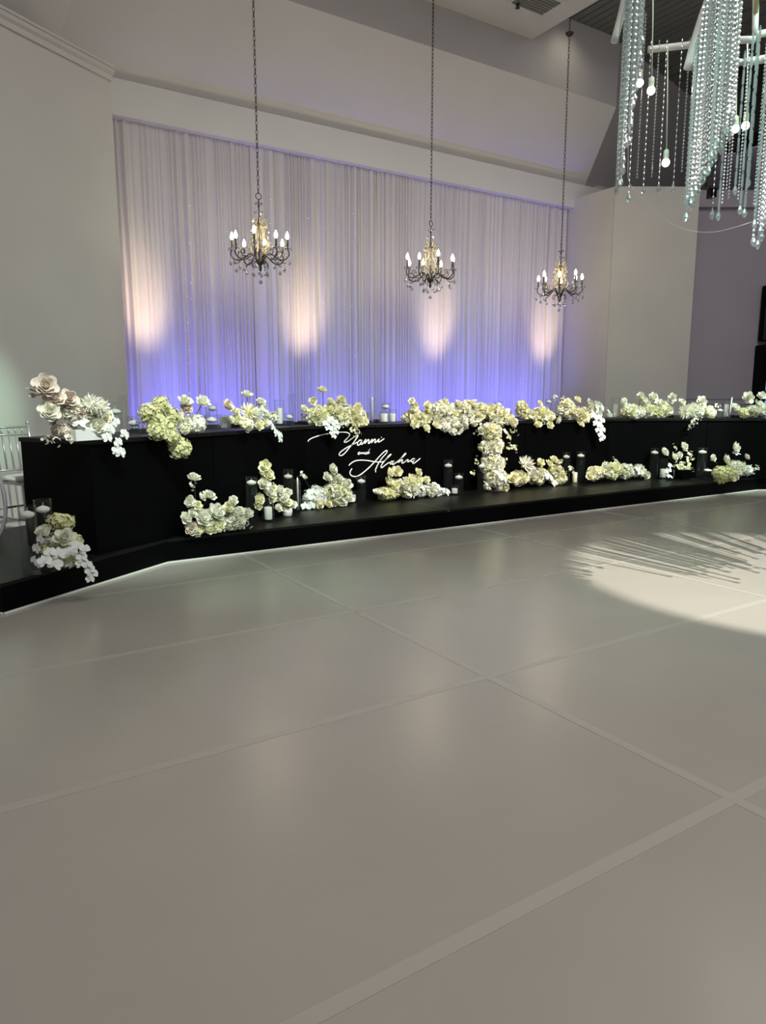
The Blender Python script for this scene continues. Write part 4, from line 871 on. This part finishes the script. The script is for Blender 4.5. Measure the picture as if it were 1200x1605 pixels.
for i, (xy, a_, lb) in enumerate(spots):
    o = ch0 if i == 0 else copy_tree(ch0); o.location = (xy[0], xy[1], PZ + .0008); o.rotation_euler = (0, 0, a_); tag(o, lb, 'chair', 'silver chairs behind the head table')
# rounded hoop at the left picture edge, beside the first chair
hb = at_z(-20, 856, PZ); t = empty('round_hoop_stand', (hb[0], hb[1], PZ + .001), R_(-YAW))
MB().torus((0, 0, .33), .265, .018, 'y', 28, 8, .62, 1.18).obj('hoop', M['lav'], t, True); MB().box((-.08, -.06, 0), (.06, .06, .018)).obj('base', M['lav'], t)
tag(t, 'lavender grey rounded hoop cut off by the left picture edge', 'hoop')

# ------------------------------------------------------------------ crystal chandelier in the foreground
D = 4.2
cc = at_depth(1183, 30, D); CX, CY = cc[0], cc[1]
cz = lambda y: at_depth(1183, y, D)[2]
cry = empty('crystal_chandelier', (CX, CY, 0)); tag(cry, 'large crystal strand chandelier hanging at the upper right', 'chandelier')
O = np.array([CX, CY, 0])
MB().tube([(0, 0, cz(45)), (0, 0, 6.6)], .014, 10).obj('hanging_rod', M['gold'], cry, True)
MB().lathe([(.012, -.04), (.09, -.03), (.11, 0)], 20, (0, 0, 6.6)).obj('ceiling_rose', M['gold'], cry, True)
def cp(x_, y_, dd=0.0): return at_depth(x_, y_, D + dd) - O
def arm(pts, r): MB().tube(catmull([tuple(cp(*q)) for q in pts], 4), r, 8).obj('frame_arm', M['frame'], cry, True)
arm([(1183, 62, 0), (1140, 64, .1), (1085, 70, .2), (1050, 74, .25), (1015, 78, .3)], .021)
arm([(1183, 55, 0), (1210, 50, .05), (1250, 44, .1)], .021)
arm([(1165, 98, -.05), (1200, 92, -.1), (1250, 84, -.15)], .023)
arm([(1165, 98, -.05), (1130, 92, .0), (1100, 80, .2)], .018)
arm([(1078, 108, .05), (1088, 70, .02), (1102, 25, -.02), (1122, -30, -.05)], .028)
arm([(962, 66, .1), (974, 20, .07), (985, -30, .04), (998, -70, 0)], .022)
arm([(998, -70, 0), (1060, -62, 0), (1122, -58, -.02), (1183, -60, 0)], .02)
arm([(1183, 55, 0), (1184, 0, 0), (1183, -62, 0)], .018)
def strand(x_, ybot, ytop, dd, kind):
    P = cp(x_, ybot, dd); top = cp(x_, ytop, dd)[2]; L = max(top - P[2], .05); mb = MB(); z = 0.0
    if kind == 'bead':
        while z < L: mb.octa((0, 0, z), .0075, .0085); z += .0195
    elif kind == 'fine':
        while z < L: mb.octa((0, 0, z), .0045, .013); z += .034
    elif kind == 'rod':
        while z < L: mb.lathe([(.0065, 0), (.0065, .075)], 6, (0, 0, z)); mb.octa((0, 0, z + .083), .006); z += .092
    else:
        while z < L: mb.octa((0, 0, z), .0105, .016); mb.octa((0, 0, z + .021), .004); z += .029
    mb.tube([(0, 0, 0), (0, 0, L)], .0012, 3)
    if kind != 'bead': mb.lathe([(.001, 0), (.008, -.012), (.0155, -.034), (.011, -.05), (.001, -.06)], 8)
    o = mb.obj('crystal_strand', M['crystal'], cry); o.location = tuple(P)
r2 = random.Random(3)
kinds = ['bead', 'fine', 'rod', 'oct']
for i in range(46):                                     # first curtain, left
    t_ = i / 45; x_ = 967 + 40 * t_ + r2.uniform(-2, 2); yb_ = 292 - 235 * t_ ** 1.15 + r2.uniform(-18, 10); strand(x_, yb_, -70 + r2.uniform(-6, 6), r2.uniform(-.10, .16), r2.choices(kinds, [4, 1, 2, 3])[0])
for i in range(92):                                     # second curtain
    t_ = i / 91; x_ = 1073 + 76 * t_ + r2.uniform(-2, 2); yb_ = 326 - 140 * t_ ** 0.9 + r2.uniform(-22, 12); yt_ = 105 - 190 * min(t_ * 2.2, 1) + r2.uniform(-8, 4)
    strand(x_, yb_, max(yt_, -62), r2.uniform(-.14, .2), r2.choices(kinds, [4, 1, 2, 3])[0])
for i in range(26):                                     # third curtain, cut by the right edge
    t_ = i / 25; strand(1181 + 46 * t_ + r2.uniform(-2, 2), 366 - 60 * t_ + r2.uniform(-40, 12), r2.uniform(60, 95), r2.uniform(-.2, .1), r2.choices(kinds, [3, 1, 3, 2])[0])
for i in range(110):                                    # the half of the spiral beyond the picture edge
    t_ = r2.random(); v_ = r2.random(); strand(1304 + 56 * v_ + 95 * t_ + r2.uniform(-8, 8), 325 + r2.uniform(-70, 30), -60 + r2.uniform(-4, 4), -.12 + .72 * v_ + r2.uniform(-.05, .05), r2.choices(kinds, [3, 1, 3, 3])[0])
for x_, yb_, yt_, dd, kd in ((985, 302, 60, .1, 'fine'), (998, 278, 40, .2, 'bead'), (1008, 290, 78, .25, 'fine'), (1021, 276, 80, .28, 'bead'), (1032, 288, 78, .26, 'fine'), (1055, 287, 76, .24, 'fine'), (1068, 268, 74, .2, 'bead'), (1126, 330, 90, .0, 'rod'), (1116, 328, 90, .05, 'fine'), (1131, 318, 90, -.02, 'bead'), (1138, 296, 90, .0, 'bead'), (1141, 310, 95, .05, 'bead'), (1152, 290, 95, .0, 'rod'), (1160, 320, 95, -.05, 'rod'), (1156, 312, 95, -.05, 'bead'), (1167, 325, 95, -.05, 'rod'), (1173, 278, 60, .0, 'rod'), (1164, 260, 95, .05, 'bead'), (1181, 320, 80, -.05, 'bead'), (1188, 374, 92, -.12, 'rod'), (1194, 362, 92, -.1, 'oct'), (1190, 358, 92, -.14, 'bead')):
    strand(x_, yb_, yt_, dd, kd)
def pend(x_, y_, ytop, dd):
    P = cp(x_, y_, dd); Q = cp(x_ + 3, ytop, dd); sk = MB()
    sk.lathe([(.006, .075), (.015, .068), (.017, .035), (.015, .02), (.02, .016)], 12, tuple(P)).obj('lamp_socket', M['socket'], cry, True)
    MB().ball(tuple(P - np.array([0, 0, .004])), .024, 12, 8).obj('lamp_bulb', M['bulb2'], cry, True)
    MB().tube([tuple(P + np.array([0, 0, .075])), tuple((P + Q) / 2 + np.array([.004, 0, .04])), tuple(Q)], .0035, 6).obj('lamp_cord', M['socket'], cry, True)
for q in ((1020, 141, -60, .12), (1043, 254, 70, .24), (1002, 129, -60, .22), (1142, 169, -50, .26), (1152, 201, -40, .30), (1168, 196, 60, .30)): pend(*q)
# thin cable looping below the chandelier
pts = [at_depth(x_, y_, 4.6) for x_, y_ in ((985, 283), (1000, 305), (1025, 330), (1055, 352), (1085, 362), (1115, 364), (1145, 358), (1182, 346), (1215, 330))]
pts = [at_depth(984, 200, 4.6), at_depth(984, 250, 4.6)] + pts
tag(MB().tube(catmull([tuple(p) for p in pts], 5), .0016, 5).obj('loose_cable', M['frame']), 'thin loose cable looping below the crystal chandelier', 'cable')

# ------------------------------------------------------------------ wall-mounted things on the right
b = at_plane(1170, 170, (PW[0], PW[1], 0) + np.array([nv[0], nv[1], 0]) * .9, (nv[0], nv[1], 0)); s = mpp(b)
t = empty('loudspeaker', (b[0], b[1], b[2]), R_(-YAW))
MB().add([(-16*s, -.15, 62*s), (16*s, -.15, 62*s), (16*s, -.15, -44*s), (6*s, -.15, -60*s), (-16*s, -.15, -60*s), (-14*s, .15, 62*s), (14*s, .15, 62*s), (14*s, .15, -44*s), (5*s, .15, -60*s), (-14*s, .15, -60*s)],
         [(4,3,2,1,0), (5,6,7,8,9), (0,1,6,5), (1,2,7,6), (2,3,8,7), (3,4,9,8), (4,0,5,9)]).obj('cabinet', M['blackgloss'], t)
MB().box((-13*s, -.158, -40*s), (13*s, -.151, 58*s)).obj('grille', M['blackfab'], t)
MB().tube([(0, 0, 62*s), (0, 0, 6.6 - b[2])], .02, 8).obj('hanging_pole', M['iron'], t)
tag(t, 'tall black loudspeaker hanging behind the crystal strands', 'speaker')
b = at_plane(1109, 300, (WR + 1.28*ux, WY - 1.28*uy, 0) + nv.tolist()[0] * 0 * np.zeros(3), (uy, ux, 0)); s = mpp(b)
t = empty('wall_spotlight', tuple(b + np.array([nv[0], nv[1], 0]) * .10), R_(-YAW))
MB().box((-7*s, -.02, 5*s), (7*s, .06, 11*s)).obj('bracket', M['iron'], t); MB().box((-1.5*s, -.01, -2*s), (1.5*s, .03, 5*s)).obj('yoke', M['iron'], t); MB().box((-4*s, -.08, -13*s), (6*s, .05, 1*s)).obj('lamp_head', M['blackgloss'], t)
tag(t, 'small black spotlight bracketed near the top of the right wall', 'spotlight')
# television and lit drinks fridge cut off by the right edge
def on_wall(x_, y_, th=0.0): return at_plane(x_, y_, (PW[0] + nv[0]*th, PW[1] + nv[1]*th, 0), (nv[0], nv[1], 0))
p, q = on_wall(1190, 448, .12), on_wall(1190, 535, .12); hh = p[2] - q[2]
t = empty('television', tuple(q), -AW); MB().box((0, -.05, 0), (1.5, .055, hh)).obj('body', M['black'], t); MB().box((.02, -.058, .02), (1.48, -.0505, hh - .02)).obj('screen', M['blackgloss'], t)
tag(t, 'large black television on the mauve wall, cut off right', 'television')
fb = on_wall(1186, 700, .35); fb[2] = 0.0
top = on_wall(1192, 540, .35)[2]; t = empty('drinks_fridge', (fb[0], fb[1], .002), -AW)
MB().box((0, .0, 0), (.06, .32, top)).obj('side', M['black'], t); MB().box((.84, 0, 0), (.90, .32, top)).obj('side', M['black'], t)
MB().box((.06, .28, .1), (.84, .32, top - .28)).obj('lit_back_panel', M['glow'], t); MB().box((.06, 0, top - .28), (.84, .32, top)).obj('header', M['black'], t); MB().box((.06, 0, 0), (.84, .32, .1)).obj('plinth', M['black'], t)
for zz in (.5, .9, 1.22):
    MB().box((.062, .06, zz), (.838, .26, zz + .012)).obj('shelf', M['alu'], t)
tag(t, 'black drinks fridge glowing blue inside at the right edge', 'fridge')
for xx, zz, bl in ((.13, 1.232, 'leftmost on the top shelf'), (.22, 1.232, 'second on the top shelf'), (.31, 1.232, 'third on the top shelf'), (.15, .912, 'left on the lower shelf'), (.25, .912, 'right on the lower shelf')):
    o = MB().lathe([(.028, 0), (.03, .005), (.03, .14), (.012, .19), (.012, .24), (.001, .241)], 12).obj('bottle', M['bottle'], None, True)
    v_ = Matrix.Rotation(-AW, 4, 'Z') @ Vector((xx, .16, 0)); o.location = (fb[0] + v_.x, fb[1] + v_.y, zz + .003); tag(o, 'small dark bottle in the blue lit fridge, ' + bl, 'bottle', 'bottles in the drinks fridge')
